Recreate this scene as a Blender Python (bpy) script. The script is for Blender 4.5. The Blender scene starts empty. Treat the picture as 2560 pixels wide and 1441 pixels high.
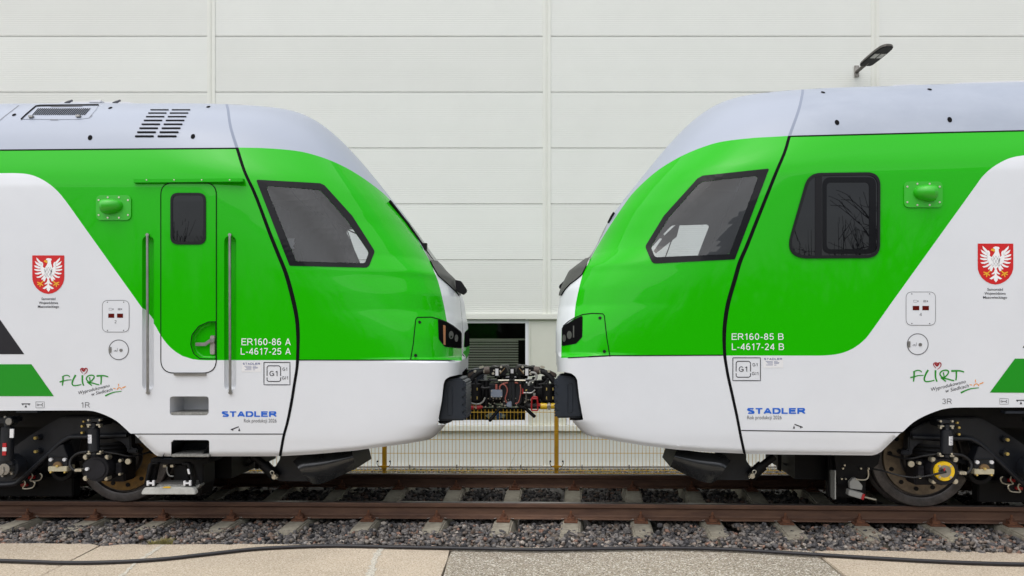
import bpy, bmesh, math, random
import numpy as np
from mathutils import Vector, Matrix
from mathutils.bvhtree import BVHTree
from mathutils.geometry import delaunay_2d_cdt

# ------------------------------------------------------------------ camera, sky, sun, exposure
F, CX, CY, CH = 1911.0, 1322.0, 845.0, 1.56          # focal length, vanishing point (photo pixels), eye height
scene = bpy.context.scene
COL = scene.collection
cam_d = bpy.data.cameras.new("camera")
cam_d.sensor_width = 36.0
cam_d.lens = 36.0 * F / 2560.0
cam_d.shift_x = -(CX - 1280.0) / 2560.0
cam_d.shift_y = (CY - 720.5) / 2560.0
cam_d.clip_end = 500.0
cam_o = bpy.data.objects.new("camera", cam_d)
cam_o.location = (0, 0, CH)
cam_o.rotation_euler = (math.radians(90), 0, 0)
COL.objects.link(cam_o)
scene.camera = cam_o

SUN_EL, SUN_AZ = 68.0, 215.0                           # overcast: a broad soft sun from behind the photographer's left
world = bpy.data.worlds.new("World")
scene.world = world
world.use_nodes = True
wn, wl = world.node_tree.nodes, world.node_tree.links
wn.clear()
w_out = wn.new("ShaderNodeOutputWorld")
w_bg = wn.new("ShaderNodeBackground")
w_sky = wn.new("ShaderNodeTexSky")
w_sky.sky_type = 'NISHITA'
w_sky.sun_disc = False
w_sky.sun_elevation = math.radians(SUN_EL)
w_sky.sun_rotation = math.radians(SUN_AZ)
w_sky.dust_density = 3.0
w_hsv = wn.new("ShaderNodeHueSaturation")              # cloud cover takes most of the blue out of the sky
w_hsv.inputs['Saturation'].default_value = 0.36
w_hsv.inputs['Value'].default_value = 1.0
w_tc = wn.new("ShaderNodeTexCoord")
w_map = wn.new("ShaderNodeMapping")
w_map.inputs['Scale'].default_value = (1.0, 1.0, 2.6)
w_no = wn.new("ShaderNodeTexNoise")
w_no.inputs['Scale'].default_value = 1.7
w_no.inputs['Detail'].default_value = 5.0
w_rmp = wn.new("ShaderNodeMapRange")
w_rmp.inputs['From Min'].default_value = 0.3
w_rmp.inputs['From Max'].default_value = 0.7
w_rmp.inputs['To Min'].default_value = 0.6
w_rmp.inputs['To Max'].default_value = 1.4
w_mul = wn.new("ShaderNodeMixRGB")
w_mul.blend_type = 'MULTIPLY'
w_mul.inputs[0].default_value = 1.0
wl.new(w_sky.outputs[0], w_hsv.inputs['Color'])
wl.new(w_tc.outputs['Generated'], w_map.inputs['Vector'])
wl.new(w_map.outputs[0], w_no.inputs['Vector'])
wl.new(w_no.outputs['Fac'], w_rmp.inputs['Value'])
wl.new(w_hsv.outputs[0], w_mul.inputs[1])
wl.new(w_rmp.outputs[0], w_mul.inputs[2])
wl.new(w_mul.outputs[0], w_bg.inputs['Color'])
w_bg.inputs['Strength'].default_value = 0.145
wl.new(w_bg.outputs[0], w_out.inputs['Surface'])

sun_d = bpy.data.lights.new("sun", 'SUN')
sun_d.energy = 1.75
sun_d.angle = math.radians(110)
sun_d.color = (1.0, 0.985, 0.965)
sun_o = bpy.data.objects.new("sun", sun_d)
_az, _el = math.radians(SUN_AZ), math.radians(SUN_EL)
_sd = Vector((math.sin(_az) * math.cos(_el), math.cos(_az) * math.cos(_el), math.sin(_el)))
sun_o.rotation_euler = _sd.to_track_quat('Z', 'Y').to_euler()
sun_o.location = (-5, -10, 15)
COL.objects.link(sun_o)
scene.view_settings.view_transform = 'Standard'
scene.view_settings.look = 'None'
scene.view_settings.exposure = 0.3
scene.view_settings.gamma = 1.0

rng = random.Random(7)
nrng = np.random.default_rng(11)

# ------------------------------------------------------------------ materials
def srgb(r, g, b):
    f = lambda c: (c / 255.0) / 12.92 if c / 255.0 <= 0.04045 else (((c / 255.0) + 0.055) / 1.055) ** 2.4
    return (f(r), f(g), f(b), 1.0)

def mat(name, col, rough=0.5, metal=0.0, coat=0.0, coat_rough=0.05, var=0.0, var_scale=3.0, bump=0.0, bump_scale=40.0,
        col2=None, spec=0.5, streak=None, back=None, detail=6.0, rough_var=0.0):
    m = bpy.data.materials.new(name)
    m.use_nodes = True
    nt = m.node_tree
    n, l = nt.nodes, nt.links
    b = n["Principled BSDF"]
    c = tuple(col) if len(col) == 4 else (*col, 1.0)
    b.inputs['Base Color'].default_value = c
    b.inputs['Roughness'].default_value = rough
    b.inputs['Metallic'].default_value = metal
    b.inputs['Specular IOR Level'].default_value = spec
    b.inputs['Coat Weight'].default_value = coat
    b.inputs['Coat Roughness'].default_value = coat_rough
    tc = n.new("ShaderNodeTexCoord")
    src = None
    if var > 0 or col2 is not None or rough_var > 0:
        mp = n.new("ShaderNodeMapping")
        l.new(tc.outputs['Object'], mp.inputs['Vector'])
        if streak:
            mp.inputs['Scale'].default_value = streak
        no = n.new("ShaderNodeTexNoise")
        no.inputs['Scale'].default_value = var_scale
        no.inputs['Detail'].default_value = detail
        no.inputs['Roughness'].default_value = 0.65
        l.new(mp.outputs[0], no.inputs['Vector'])
        rp = n.new("ShaderNodeValToRGB")
        k = 1.0 - var
        c2 = (*col2[:3], 1.0) if col2 is not None else (c[0] * k, c[1] * k, c[2] * k, 1.0)
        rp.color_ramp.elements[0].position = 0.36
        rp.color_ramp.elements[1].position = 0.64
        rp.color_ramp.elements[0].color = c2
        rp.color_ramp.elements[1].color = c
        l.new(no.outputs['Fac'], rp.inputs['Fac'])
        src = rp.outputs['Color']
        if rough_var > 0:
            mr = n.new("ShaderNodeMapRange")
            mr.inputs['From Min'].default_value = 0.3
            mr.inputs['From Max'].default_value = 0.7
            mr.inputs['To Min'].default_value = max(0.0, rough - rough_var)
            mr.inputs['To Max'].default_value = min(1.0, rough + rough_var)
            l.new(no.outputs['Fac'], mr.inputs['Value'])
            l.new(mr.outputs[0], b.inputs['Roughness'])
    if back is not None:
        ge = n.new("ShaderNodeNewGeometry")
        mx = n.new("ShaderNodeMixRGB")
        l.new(ge.outputs['Backfacing'], mx.inputs[0])
        if src is not None:
            l.new(src, mx.inputs[1])
        else:
            mx.inputs[1].default_value = c
        mx.inputs[2].default_value = (*back[:3], 1.0)
        src = mx.outputs[0]
        iv = n.new("ShaderNodeMath")
        iv.operation = 'MULTIPLY_ADD'
        iv.inputs[1].default_value = -coat
        iv.inputs[2].default_value = coat
        l.new(ge.outputs['Backfacing'], iv.inputs[0])
        l.new(iv.outputs[0], b.inputs['Coat Weight'])
    if src is not None:
        l.new(src, b.inputs['Base Color'])
    if bump > 0:
        nb = n.new("ShaderNodeTexNoise")
        nb.inputs['Scale'].default_value = bump_scale
        nb.inputs['Detail'].default_value = 4.0
        l.new(tc.outputs['Object'], nb.inputs['Vector'])
        bp = n.new("ShaderNodeBump")
        bp.inputs['Strength'].default_value = bump
        bp.inputs['Distance'].default_value = 0.01
        l.new(nb.outputs['Fac'], bp.inputs['Height'])
        l.new(bp.outputs[0], b.inputs['Normal'])
    return m

def glass(name, tint, refl=1.0, rough=0.0):
    m = bpy.data.materials.new(name)
    m.use_nodes = True
    n, l = m.node_tree.nodes, m.node_tree.links
    n.clear()
    o = n.new("ShaderNodeOutputMaterial")
    mx = n.new("ShaderNodeMixShader")
    tr = n.new("ShaderNodeBsdfTransparent")
    tr.inputs[0].default_value = (*tint, 1)
    gl = n.new("ShaderNodeBsdfGlossy")
    gl.inputs['Roughness'].default_value = rough
    fr = n.new("ShaderNodeFresnel")
    fr.inputs['IOR'].default_value = 1.0 + 0.52 * refl
    l.new(fr.outputs[0], mx.inputs[0])
    l.new(tr.outputs[0], mx.inputs[1])
    l.new(gl.outputs[0], mx.inputs[2])
    l.new(mx.outputs[0], o.inputs[0])
    return m

INT = (0.05, 0.052, 0.055)
M = {}
M['green'] = mat("green_paint", (0.012, 0.425, 0.0002), 0.5, coat=0.42, coat_rough=0.035, back=INT, spec=0.02, bump=0.10, bump_scale=1.7)
M['white'] = mat("white_paint", (0.69, 0.71, 0.745), 0.45, bump=0.10, bump_scale=1.7, coat=0.5, coat_rough=0.12, back=INT, var=0.03, var_scale=2.0)
M['grey'] = mat("pale_grey_paint", (0.325, 0.36, 0.435), 0.42, coat=0.25, coat_rough=0.2, back=INT, var=0.02, var_scale=2.5)
M['dirty_grey'] = mat("dusty_pale_grey_paint", (0.33, 0.365, 0.435), 0.5, coat=0.2, coat_rough=0.25, back=INT, col2=(0.295, 0.33, 0.40), var_scale=2.2, streak=(1.0, 1.0, 1.6))
M['stripe_green'] = mat("green_stripe_film", (0.001, 0.26, 0.0008), 0.4, coat=0.6)
M['green_trim'] = mat("green_metal_trim", (0.016, 0.43, 0.002), 0.45, coat=0.3, coat_rough=0.2)
M['black_film'] = mat("black_film", (0.008, 0.007, 0.011), 0.4, coat=0.5)
M['gap_grey'] = mat("grey_roof_joint_rubber", (0.22, 0.25, 0.32), 0.7)
M['lens_dark'] = mat("dark_headlight_cover", (0.006, 0.006, 0.0065), 0.3, spec=0.0)
M['gap'] = mat("black_gap", (0.004, 0.004, 0.005), 0.8, spec=0.1)
M['rubber'] = mat("black_rubber", (0.007, 0.007, 0.008), 0.6, var=0.3, var_scale=8)
M['gasket'] = mat("dark_window_gasket", (0.006, 0.006, 0.008), 0.45, spec=0.25)
M['frit'] = mat("black_glass_border", (0.005, 0.005, 0.0065), 0.08, spec=0.16)
M['glass'] = glass("cab_window_glass", (0.82, 0.84, 0.86), 1.3)
M['dark_glass'] = mat("dark_tinted_glass", (0.003, 0.0034, 0.0045), 0.012, spec=0.5)
M['screen_glass'] = glass("windscreen_glass", (0.42, 0.44, 0.46), 1.0)
M['visor'] = mat("textured_dark_grey_plastic", (0.055, 0.056, 0.05), 0.6, bump=0.3, bump_scale=150)
M['navy'] = mat("dark_navy_painted_steel", (0.0115, 0.0135, 0.0185), 0.45, coat=0.06, coat_rough=0.25, spec=0.35, var=0.35, var_scale=6)
M['navy2'] = mat("slate_plastic", (0.0155, 0.021, 0.031), 0.42, spec=0.4, var=0.2, var_scale=5)
M['black'] = mat("black_steel", (0.0035, 0.0035, 0.0045), 0.55, spec=0.25, var=0.3, var_scale=9)
M['darkcast'] = mat("dark_cast_iron", (0.012, 0.0115, 0.015), 0.6, spec=0.3, var=0.35, var_scale=14, bump=0.15, bump_scale=120)
M['steel'] = mat("brushed_steel", (0.42, 0.41, 0.39), 0.35, metal=1.0, var=0.25, var_scale=9)
M['bolt'] = mat("zinc_bolts", (0.62, 0.58, 0.47), 0.35, metal=0.8)
M['brass'] = mat("yellow_zinc_bolts", (0.72, 0.55, 0.18), 0.35, metal=0.7)
M['cream'] = mat("cream_painted_block", (0.55, 0.50, 0.35), 0.5, var=0.2, var_scale=20)
M['tyre'] = mat("worn_wheel_tyre", (0.11, 0.10, 0.096), 0.42, metal=0.5, var=0.5, var_scale=14)
M['disc_gold'] = mat("rust_filmed_brake_disc", (0.25, 0.14, 0.035), 0.45, metal=0.5, col2=(0.12, 0.075, 0.03), var_scale=9)
M['disc_brown'] = mat("worn_brake_disc", (0.24, 0.19, 0.13), 0.4, metal=0.6, col2=(0.11, 0.09, 0.07), var_scale=7)
M['yellow'] = mat("yellow_paint", (0.75, 0.48, 0.005), 0.4, coat=0.3)
M['fence'] = mat("yellow_ochre_coated_wire", (0.60, 0.35, 0.012), 0.5)
M['post'] = mat("yellow_ochre_post_paint", (0.56, 0.29, 0.008), 0.45, var=0.15, var_scale=8)
M['red'] = mat("red_paint", (0.40, 0.012, 0.016), 0.4)
M['redpale'] = mat("pale_red_coated_wire", (0.36, 0.10, 0.075), 0.5)
M['label'] = mat("white_sticker", (0.72, 0.72, 0.73), 0.5)
M['label_ink'] = mat("sticker_print", (0.15, 0.17, 0.24), 0.6)
M['ink'] = mat("black_lettering_film", (0.012, 0.011, 0.018), 0.5)
M['ink_grey'] = mat("grey_lettering_film", (0.10, 0.10, 0.11), 0.5)
M['ink_white'] = mat("white_lettering_film", (0.82, 0.83, 0.84), 0.5)
M['blue'] = mat("blue_lettering_film", (0.002, 0.11, 0.56), 0.45)
M['navy_ink'] = mat("navy_lettering_film", (0.02, 0.05, 0.22), 0.5)
M['crest_red'] = mat("crest_red_film", (0.56, 0.003, 0.004), 0.45)
M['crest_gold'] = mat("crest_gold_film", (0.80, 0.42, 0.015), 0.45)
M['heart'] = mat("dark_red_film", (0.30, 0.005, 0.012), 0.45)
M['logo_green'] = mat("logo_green_film", (0.008, 0.24, 0.006), 0.45)
M['orange'] = mat("orange_film", (0.75, 0.27, 0.015), 0.45)
M['display'] = mat("dark_red_display_glass", (0.10, 0.006, 0.004), 0.15)
M['junction'] = mat("grey_junction_box", (0.23, 0.27, 0.34), 0.45, metal=0.2)
M['hosegrey'] = mat("grey_braided_hose", (0.33, 0.33, 0.31), 0.5)
M['bronze'] = mat("bronze_clip", (0.22, 0.14, 0.07), 0.5, metal=0.4)
M['brownbox'] = mat("brown_plastic", (0.095, 0.07, 0.055), 0.5)
M['grating'] = mat("galvanised_step_grating", (0.33, 0.33, 0.31), 0.5, metal=0.5, var=0.4, var_scale=60, bump=0.6, bump_scale=160)
M['steppaint'] = mat("worn_white_step", (0.55, 0.55, 0.52), 0.5, col2=(0.38, 0.38, 0.35), var_scale=9)
M['amber'] = mat("amber_reflector", (0.36, 0.13, 0.035), 0.3)
M['lamp_lens'] = glass("headlight_lens", (0.30, 0.30, 0.31), 1.1)
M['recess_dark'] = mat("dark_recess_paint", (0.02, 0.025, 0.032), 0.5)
M['interior'] = mat("cab_interior_plastic", (0.06, 0.062, 0.066), 0.6)
M['seat'] = mat("cab_seat_fabric", (0.05, 0.05, 0.058), 0.8)
M['perspex'] = mat("dark_smoked_plastic", (0.028, 0.030, 0.033), 0.22, coat=0.4, coat_rough=0.1, var=0.5, var_scale=4)
M['wall'] = mat("pale_wall_cladding", (0.765, 0.775, 0.727), 0.5, coat=0.1, coat_rough=0.3, var=0.025, var_scale=1.5)
M['wall_b'] = mat("slightly_darker_wall_cladding", (0.745, 0.753, 0.705), 0.5, coat=0.1, coat_rough=0.3, var=0.03, var_scale=0.8)
M['wall_c'] = mat("slightly_lighter_wall_cladding", (0.775, 0.786, 0.738), 0.5, coat=0.1, coat_rough=0.3, var=0.03, var_scale=0.8)
M['trim'] = mat("cream_wall_flashing", (0.77, 0.775, 0.71), 0.45, var=0.03)
M['smooth'] = mat("cream_smooth_panel", (0.68, 0.685, 0.60), 0.5, var=0.03)
M['seam'] = mat("panel_joint_shadow_gap", (0.46, 0.45, 0.42), 0.8)
M['pvc'] = mat("white_window_frame", (0.78, 0.79, 0.82), 0.4)
M['plinth'] = mat("pale_plinth_render", (0.62, 0.61, 0.57), 0.8, var=0.15, var_scale=5)
M['blind'] = mat("grey_blind_slats", (0.38, 0.38, 0.33), 0.6)
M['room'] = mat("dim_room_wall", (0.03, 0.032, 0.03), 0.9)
M['pane'] = glass("office_window_glass", (0.85, 0.87, 0.84), 0.5)
M['lampgrey'] = mat("grey_brown_lamp_metal", (0.085, 0.076, 0.066), 0.45, metal=0.3)
M['lampdark'] = mat("dark_lamp_underside", (0.006, 0.0065, 0.008), 0.6, spec=0.2)
M['led'] = mat("lamp_led_window", (0.45, 0.44, 0.44), 0.3)
M['galv'] = mat("galvanised_bracket", (0.36, 0.34, 0.31), 0.5, metal=0.4)
M['rail'] = mat("rusty_rail_side", (0.15, 0.078, 0.046), 0.75, col2=(0.09, 0.045, 0.029), var_scale=5, streak=(0.6, 1, 4), bump=0.2, bump_scale=90)
M['railtop'] = mat("worn_rail_head", (0.34, 0.31, 0.30), 0.32, metal=0.8, var=0.3, var_scale=6, streak=(0.3, 3, 3))
M['rust'] = mat("rusty_fastening", (0.19, 0.075, 0.034), 0.85, col2=(0.09, 0.038, 0.022), var_scale=25, bump=0.4, bump_scale=120)
M['nylon'] = mat("white_nylon_insulator", (0.62, 0.62, 0.58), 0.6)
M['sleeper'] = mat("weathered_concrete_sleeper", (0.37, 0.34, 0.265), 0.9, col2=(0.23, 0.205, 0.16), var_scale=9, bump=0.4, bump_scale=70)
M['hose'] = mat("black_rubber_cable", (0.011, 0.010, 0.014), 0.5, var=0.4, var_scale=30, coat=0.1)
M['bag'] = mat("crumpled_plastic_bag", (0.45, 0.44, 0.40), 0.5)
M['bagblue'] = mat("blue_plastic_wrap", (0.02, 0.12, 0.42), 0.4)
M['grass'] = mat("dry_yellow_grass", (0.30, 0.25, 0.08), 0.9, col2=(0.15, 0.14, 0.045), var_scale=30)
M['bark'] = mat("bare_tree_bark", (0.045, 0.038, 0.032), 0.9)

def slab_mat(name, base, fleck_d, fleck_l, sc, amt, bump):
    """Cast concrete: broad stains, then fine aggregate flecks, then a bump of the same grain."""
    m = mat(name, base, 0.88, col2=tuple(c * 0.80 for c in base), var_scale=0.9, spec=0.3)
    n, l = m.node_tree.nodes, m.node_tree.links
    b = n["Principled BSDF"]
    src = b.inputs['Base Color'].links[0].from_socket
    tc = [x for x in n if x.type == 'TEX_COORD'][0]
    for i, (col, s, lo, hi) in enumerate(((fleck_d, sc, 0.51, 0.60), (fleck_l, sc * 1.37, 0.52, 0.61))):
        no = n.new("ShaderNodeTexNoise")
        no.inputs['Scale'].default_value = s
        no.inputs['Detail'].default_value = 3.0
        no.inputs['Roughness'].default_value = 0.7
        no.noise_dimensions = '4D'
        no.inputs['W'].default_value = i * 5.3
        l.new(tc.outputs['Object'], no.inputs['Vector'])
        mr = n.new("ShaderNodeMapRange")
        mr.inputs['From Min'].default_value = lo
        mr.inputs['From Max'].default_value = hi
        mr.inputs['To Max'].default_value = amt
        l.new(no.outputs['Fac'], mr.inputs['Value'])
        mx = n.new("ShaderNodeMixRGB")
        l.new(mr.outputs[0], mx.inputs[0])
        l.new(src, mx.inputs[1])
        mx.inputs[2].default_value = (*col, 1)
        src = mx.outputs[0]
        last = no
    l.new(src, b.inputs['Base Color'])
    bp = n.new("ShaderNodeBump")
    bp.inputs['Strength'].default_value = bump
    bp.inputs['Distance'].default_value = 0.012
    l.new(last.outputs['Fac'], bp.inputs['Height'])
    l.new(bp.outputs[0], b.inputs['Normal'])
    return m
M['slab'] = slab_mat("pinkish_concrete_slab", (0.53, 0.44, 0.335), (0.22, 0.16, 0.105), (0.66, 0.59, 0.49), 75, 0.75, 0.5)
M['slab_rough'] = slab_mat("exposed_aggregate_concrete", (0.35, 0.30, 0.23), (0.12, 0.095, 0.07), (0.74, 0.70, 0.62), 60, 0.95, 0.9)
M['mortar'] = slab_mat("pale_mortar_fill", (0.56, 0.52, 0.44), (0.25, 0.21, 0.16), (0.72, 0.68, 0.6), 60, 0.8, 0.6)
M['yard'] = slab_mat("yard_concrete", (0.33, 0.31, 0.27), (0.22, 0.20, 0.17), (0.45, 0.43, 0.38), 30, 0.5, 0.3)
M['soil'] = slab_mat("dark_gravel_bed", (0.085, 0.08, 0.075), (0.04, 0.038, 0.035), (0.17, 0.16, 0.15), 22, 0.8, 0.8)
M['verge'] = slab_mat("mossy_gravel_verge", (0.11, 0.10, 0.075), (0.05, 0.06, 0.025), (0.26, 0.25, 0.22), 18, 0.9, 0.8)

def stone_mat():
    m = bpy.data.materials.new("crushed_granite_ballast")
    m.use_nodes = True
    n, l = m.node_tree.nodes, m.node_tree.links
    b = n["Principled BSDF"]
    b.inputs['Roughness'].default_value = 0.82
    b.inputs['Specular IOR Level'].default_value = 0.3
    at = n.new("ShaderNodeAttribute")
    at.attribute_name = "stone_tint"
    tc = n.new("ShaderNodeTexCoord")
    no = n.new("ShaderNodeTexNoise")
    no.inputs['Scale'].default_value = 60
    no.inputs['Detail'].default_value = 5
    mr = n.new("ShaderNodeMapRange")
    mr.inputs['From Min'].default_value = 0.3
    mr.inputs['From Max'].default_value = 0.7
    mr.inputs['To Min'].default_value = 0.45
    mr.inputs['To Max'].default_value = 1.5
    mx = n.new("ShaderNodeMixRGB")
    mx.blend_type = 'MULTIPLY'
    mx.inputs[0].default_value = 1.0
    l.new(tc.outputs['Object'], no.inputs['Vector'])
    l.new(no.outputs['Fac'], mr.inputs['Value'])
    l.new(at.outputs['Color'], mx.inputs[1])
    l.new(mr.outputs[0], mx.inputs[2])
    l.new(mx.outputs[0], b.inputs['Base Color'])
    bp = n.new("ShaderNodeBump")
    bp.inputs['Strength'].default_value = 0.5
    bp.inputs['Distance'].default_value = 0.006
    l.new(no.outputs['Fac'], bp.inputs['Height'])
    l.new(bp.outputs[0], b.inputs['Normal'])
    return m
M['stone'] = stone_mat()

# ------------------------------------------------------------------ scene-graph helpers
ROOT = {}                                               # object name -> world matrix of its top-level thing

def tag(o, label=None, cat=None, group=None, kind=None):
    if label: o["label"] = label
    if cat: o["category"] = cat
    if group: o["group"] = group
    if kind: o["kind"] = kind
    return o

def thing(name, label, cat, matrix=None, group=None):
    o = bpy.data.objects.new(name, None)
    COL.objects.link(o)
    o.empty_display_size = 0.2
    o.matrix_world = matrix if matrix is not None else Matrix.Identity(4)
    ROOT[o.name] = o.matrix_world.copy() if matrix is None else matrix.copy()
    return tag(o, label, cat, group)

def mesh_obj(name, V, Fc, mats, parent=None, midx=None, smooth=False, normals=None):
    """World-space vertices and faces -> one mesh object, parented into its thing's own frame."""
    V = np.asarray(V, float).reshape(-1, 3)
    R = ROOT[parent.name] if parent is not None else Matrix.Identity(4)
    Ri = np.array(R.inverted())
    Vl = V @ Ri[:3, :3].T + Ri[:3, 3]
    me = bpy.data.meshes.new(name)
    Fa = Fc if isinstance(Fc, np.ndarray) else None
    if Fa is not None:
        nf, k = Fa.shape
        me.vertices.add(len(Vl))
        me.vertices.foreach_set("co", Vl.ravel())
        me.loops.add(nf * k)
        me.loops.foreach_set("vertex_index", Fa.ravel().astype(np.int32))
        me.polygons.add(nf)
        me.polygons.foreach_set("loop_start", np.arange(0, nf * k, k, dtype=np.int32))
        me.update(calc_edges=True)
    else:
        me.from_pydata([tuple(v) for v in Vl], [], [list(map(int, f)) for f in Fc])
    if not isinstance(mats, (list, tuple)):
        mats = [mats]
    for m in mats:
        me.materials.append(m)
    if midx is not None:
        me.polygons.foreach_set("material_index", np.asarray(midx, np.int32))
    if smooth or normals is not None:
        me.polygons.foreach_set("use_smooth", np.ones(len(me.polygons), bool))
    me.update()
    if normals is not None:
        N = np.asarray(normals, float) @ Ri[:3, :3].T
        me.normals_split_custom_set_from_vertices([tuple(x) for x in N])
    o = bpy.data.objects.new(name, me)
    COL.objects.link(o)
    if parent is not None:
        o.parent = parent
        ROOT[o.name] = R
    return o

class MB:
    """Collects shapes (world space) and links them as ONE mesh object."""
    def __init__(s):
        s.v, s.f, s.m = [], [], []
        s.mi = 0
    def add(s, verts, faces):
        b = len(s.v)
        s.v += [tuple(map(float, p)) for p in verts]
        s.f += [tuple(b + i for i in f) for f in faces]
        s.m += [s.mi] * len(faces)
    def box(s, c, size, R=None):
        c = Vector(c)
        pts = []
        for z in (-.5, .5):
            for x, y in ((-.5, -.5), (.5, -.5), (.5, .5), (-.5, .5)):
                p = Vector((x * size[0], y * size[1], z * size[2]))
                pts.append(c + (R @ p if R is not None else p))
        s.add(pts, [(3, 2, 1, 0), (4, 5, 6, 7), (0, 1, 5, 4), (1, 2, 6, 5), (2, 3, 7, 6), (3, 0, 4, 7)])
    def cyl(s, p0, p1, r, r1=None, n=16, cap=True):
        p0, p1 = Vector(p0), Vector(p1)
        r1 = r if r1 is None else r1
        d = (p1 - p0).normalized()
        u = d.orthogonal().normalized()
        w = d.cross(u)
        pts = []
        for p, rr in ((p0, r), (p1, r1)):
            for i in range(n):
                a = 2 * math.pi * i / n
                pts.append(p + (u * math.cos(a) + w * math.sin(a)) * rr)
        fs = [(i, (i + 1) % n, n + (i + 1) % n, n + i) for i in range(n)]
        if cap:
            fs += [tuple(range(n - 1, -1, -1)), tuple(range(n, 2 * n))]
        s.add(pts, fs)
    def tube(s, path, r, n=10, cap=True, sub=6):
        P = [Vector(p) for p in path]
        if sub > 1 and len(P) > 2:
            P = [Vector(p) for p in crom(np.array([tuple(p) for p in P]), sub)]
        u = None
        pts = []
        for i, p in enumerate(P):
            d = (P[min(i + 1, len(P) - 1)] - P[max(i - 1, 0)]).normalized()
            if u is None:
                u = d.orthogonal().normalized()
            else:
                u = (u - d * u.dot(d)).normalized()
            w = d.cross(u)
            for k in range(n):
                a = 2 * math.pi * k / n
                pts.append(p + (u * math.cos(a) + w * math.sin(a)) * r)
        m = len(P)
        fs = [(i * n + k, i * n + (k + 1) % n, (i + 1) * n + (k + 1) % n, (i + 1) * n + k) for i in range(m - 1) for k in range(n)]
        if cap:
            fs += [tuple(range(n - 1, -1, -1)), tuple(range((m - 1) * n, m * n))]
        s.add(pts, fs)
    def lathe(s, p0, axis, prof, n=48, closed=False):
        """prof: (radius, distance along axis) pairs, turned about the axis through p0."""
        p0, d = Vector(p0), Vector(axis).normalized()
        u = d.orthogonal().normalized()
        w = d.cross(u)
        pts = []
        for i in range(n):
            a = 2 * math.pi * i / n
            e = u * math.cos(a) + w * math.sin(a)
            pts += [p0 + e * r + d * h for r, h in prof]
        k = len(prof)
        last = k if closed else k - 1
        fs = [(i * k + j, i * k + (j + 1) % k, ((i + 1) % n) * k + (j + 1) % k, ((i + 1) % n) * k + j) for i in range(n) for j in range(last)]
        s.add(pts, fs)
    def prism(s, front, back):
        n = len(front)
        fs = [tuple(range(n)), tuple(range(2 * n - 1, n - 1, -1))]
        fs += [((i + 1) % n, i, n + i, n + (i + 1) % n) for i in range(n)]
        s.add(list(front) + list(back), fs)
    def build(s, name, mats, parent=None, bevel=0.0, smooth=False, seg=2, fix=True):
        o = mesh_obj(name, s.v, s.f, mats, parent, s.m)
        if fix or bevel > 0:
            bm = bmesh.new()
            bm.from_mesh(o.data)
            bmesh.ops.remove_doubles(bm, verts=bm.verts, dist=1e-5)
            bmesh.ops.recalc_face_normals(bm, faces=bm.faces)
            if bevel > 0:
                ed = [e for e in bm.edges if len(e.link_faces) == 2 and e.calc_face_angle(0) > 0.5]
                if ed:
                    bmesh.ops.bevel(bm, geom=ed, offset=bevel, segments=seg, affect='EDGES', clamp_overlap=True)
            bm.to_mesh(o.data)
            bm.free()
        if smooth:
            o.data.polygons.foreach_set("use_smooth", np.ones(len(o.data.polygons), bool))
            try:
                o.data.set_sharp_from_angle(angle=math.radians(38))
            except Exception:
                pass
        o.data.update()
        return o

# ------------------------------------------------------------------ 2D helpers
def crom(P, sub=8, closed=False):
    """Catmull-Rom through the points."""
    P = np.asarray(P, float)
    n = len(P)
    if closed:
        Q = np.vstack([P[-1], P, P[0], P[1]])
        m = n
    else:
        Q = np.vstack([2 * P[0] - P[1], P, 2 * P[-1] - P[-2]])
        m = n - 1
    out = []
    for i in range(1, m + 1):
        p0, p1, p2, p3 = Q[i - 1:i + 3]
        for t in np.linspace(0, 1, sub, endpoint=False):
            out.append(.5 * ((2 * p1) + (-p0 + p2) * t + (2 * p0 - 5 * p1 + 4 * p2 - p3) * t * t + (-p0 + 3 * p1 - 3 * p2 + p3) * t ** 3))
    if not closed:
        out.append(P[-1])
    return np.array(out)

def rounded(poly, r, n=6):
    """Polygon with rounded corners; r is one radius or one per corner."""
    P = [Vector((p[0], p[1])) for p in poly]
    k = len(P)
    rs = r if isinstance(r, (list, tuple)) else [r] * k
    out = []
    for i in range(k):
        a, b, c = P[i - 1], P[i], P[(i + 1) % k]
        d1, d2 = (a - b), (c - b)
        l1, l2 = d1.length, d2.length
        if rs[i] <= 0 or l1 < 1e-6 or l2 < 1e-6:
            out.append(tuple(b))
            continue
        d1.normalize(); d2.normalize()
        ang = d1.angle(d2)
        t = min(rs[i] / max(math.tan(ang / 2), 1e-3), l1 * .49, l2 * .49)
        p, q = b + d1 * t, b + d2 * t
        for j in range(n + 1):
            s = j / n
            out.append(tuple((1 - s) ** 2 * p + 2 * s * (1 - s) * b + s * s * q))
    return out

def rrect(x0, y0, x1, y1, r, n=6):
    return rounded([(x0, y0), (x1, y0), (x1, y1), (x0, y1)], r, n)

def ellipse(cx, cy, rx, ry, rot=0.0, n=20):
    c, s = math.cos(rot), math.sin(rot)
    return [(cx + rx * math.cos(t) * c - ry * math.sin(t) * s, cy + rx * math.cos(t) * s + ry * math.sin(t) * c)
            for t in (2 * math.pi * i / n for i in range(n))]

def stroke(pts, w0, w1=None, sub=6, taper=None):
    """Brush stroke outline along a curve, width varying from w0 to w1."""
    P = crom(pts, sub) if len(pts) > 2 else np.array(pts, float)
    w1 = w0 if w1 is None else w1
    n = len(P)
    L, R = [], []
    for i in range(n):
        d = P[min(i + 1, n - 1)] - P[max(i - 1, 0)]
        d = d / (np.hypot(*d) + 1e-9)
        w = (w0 + (w1 - w0) * i / (n - 1)) / 2
        L.append(P[i] + np.array([-d[1], d[0]]) * w)
        R.append(P[i] - np.array([-d[1], d[0]]) * w)
    return np.array(L), np.array(R)

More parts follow.
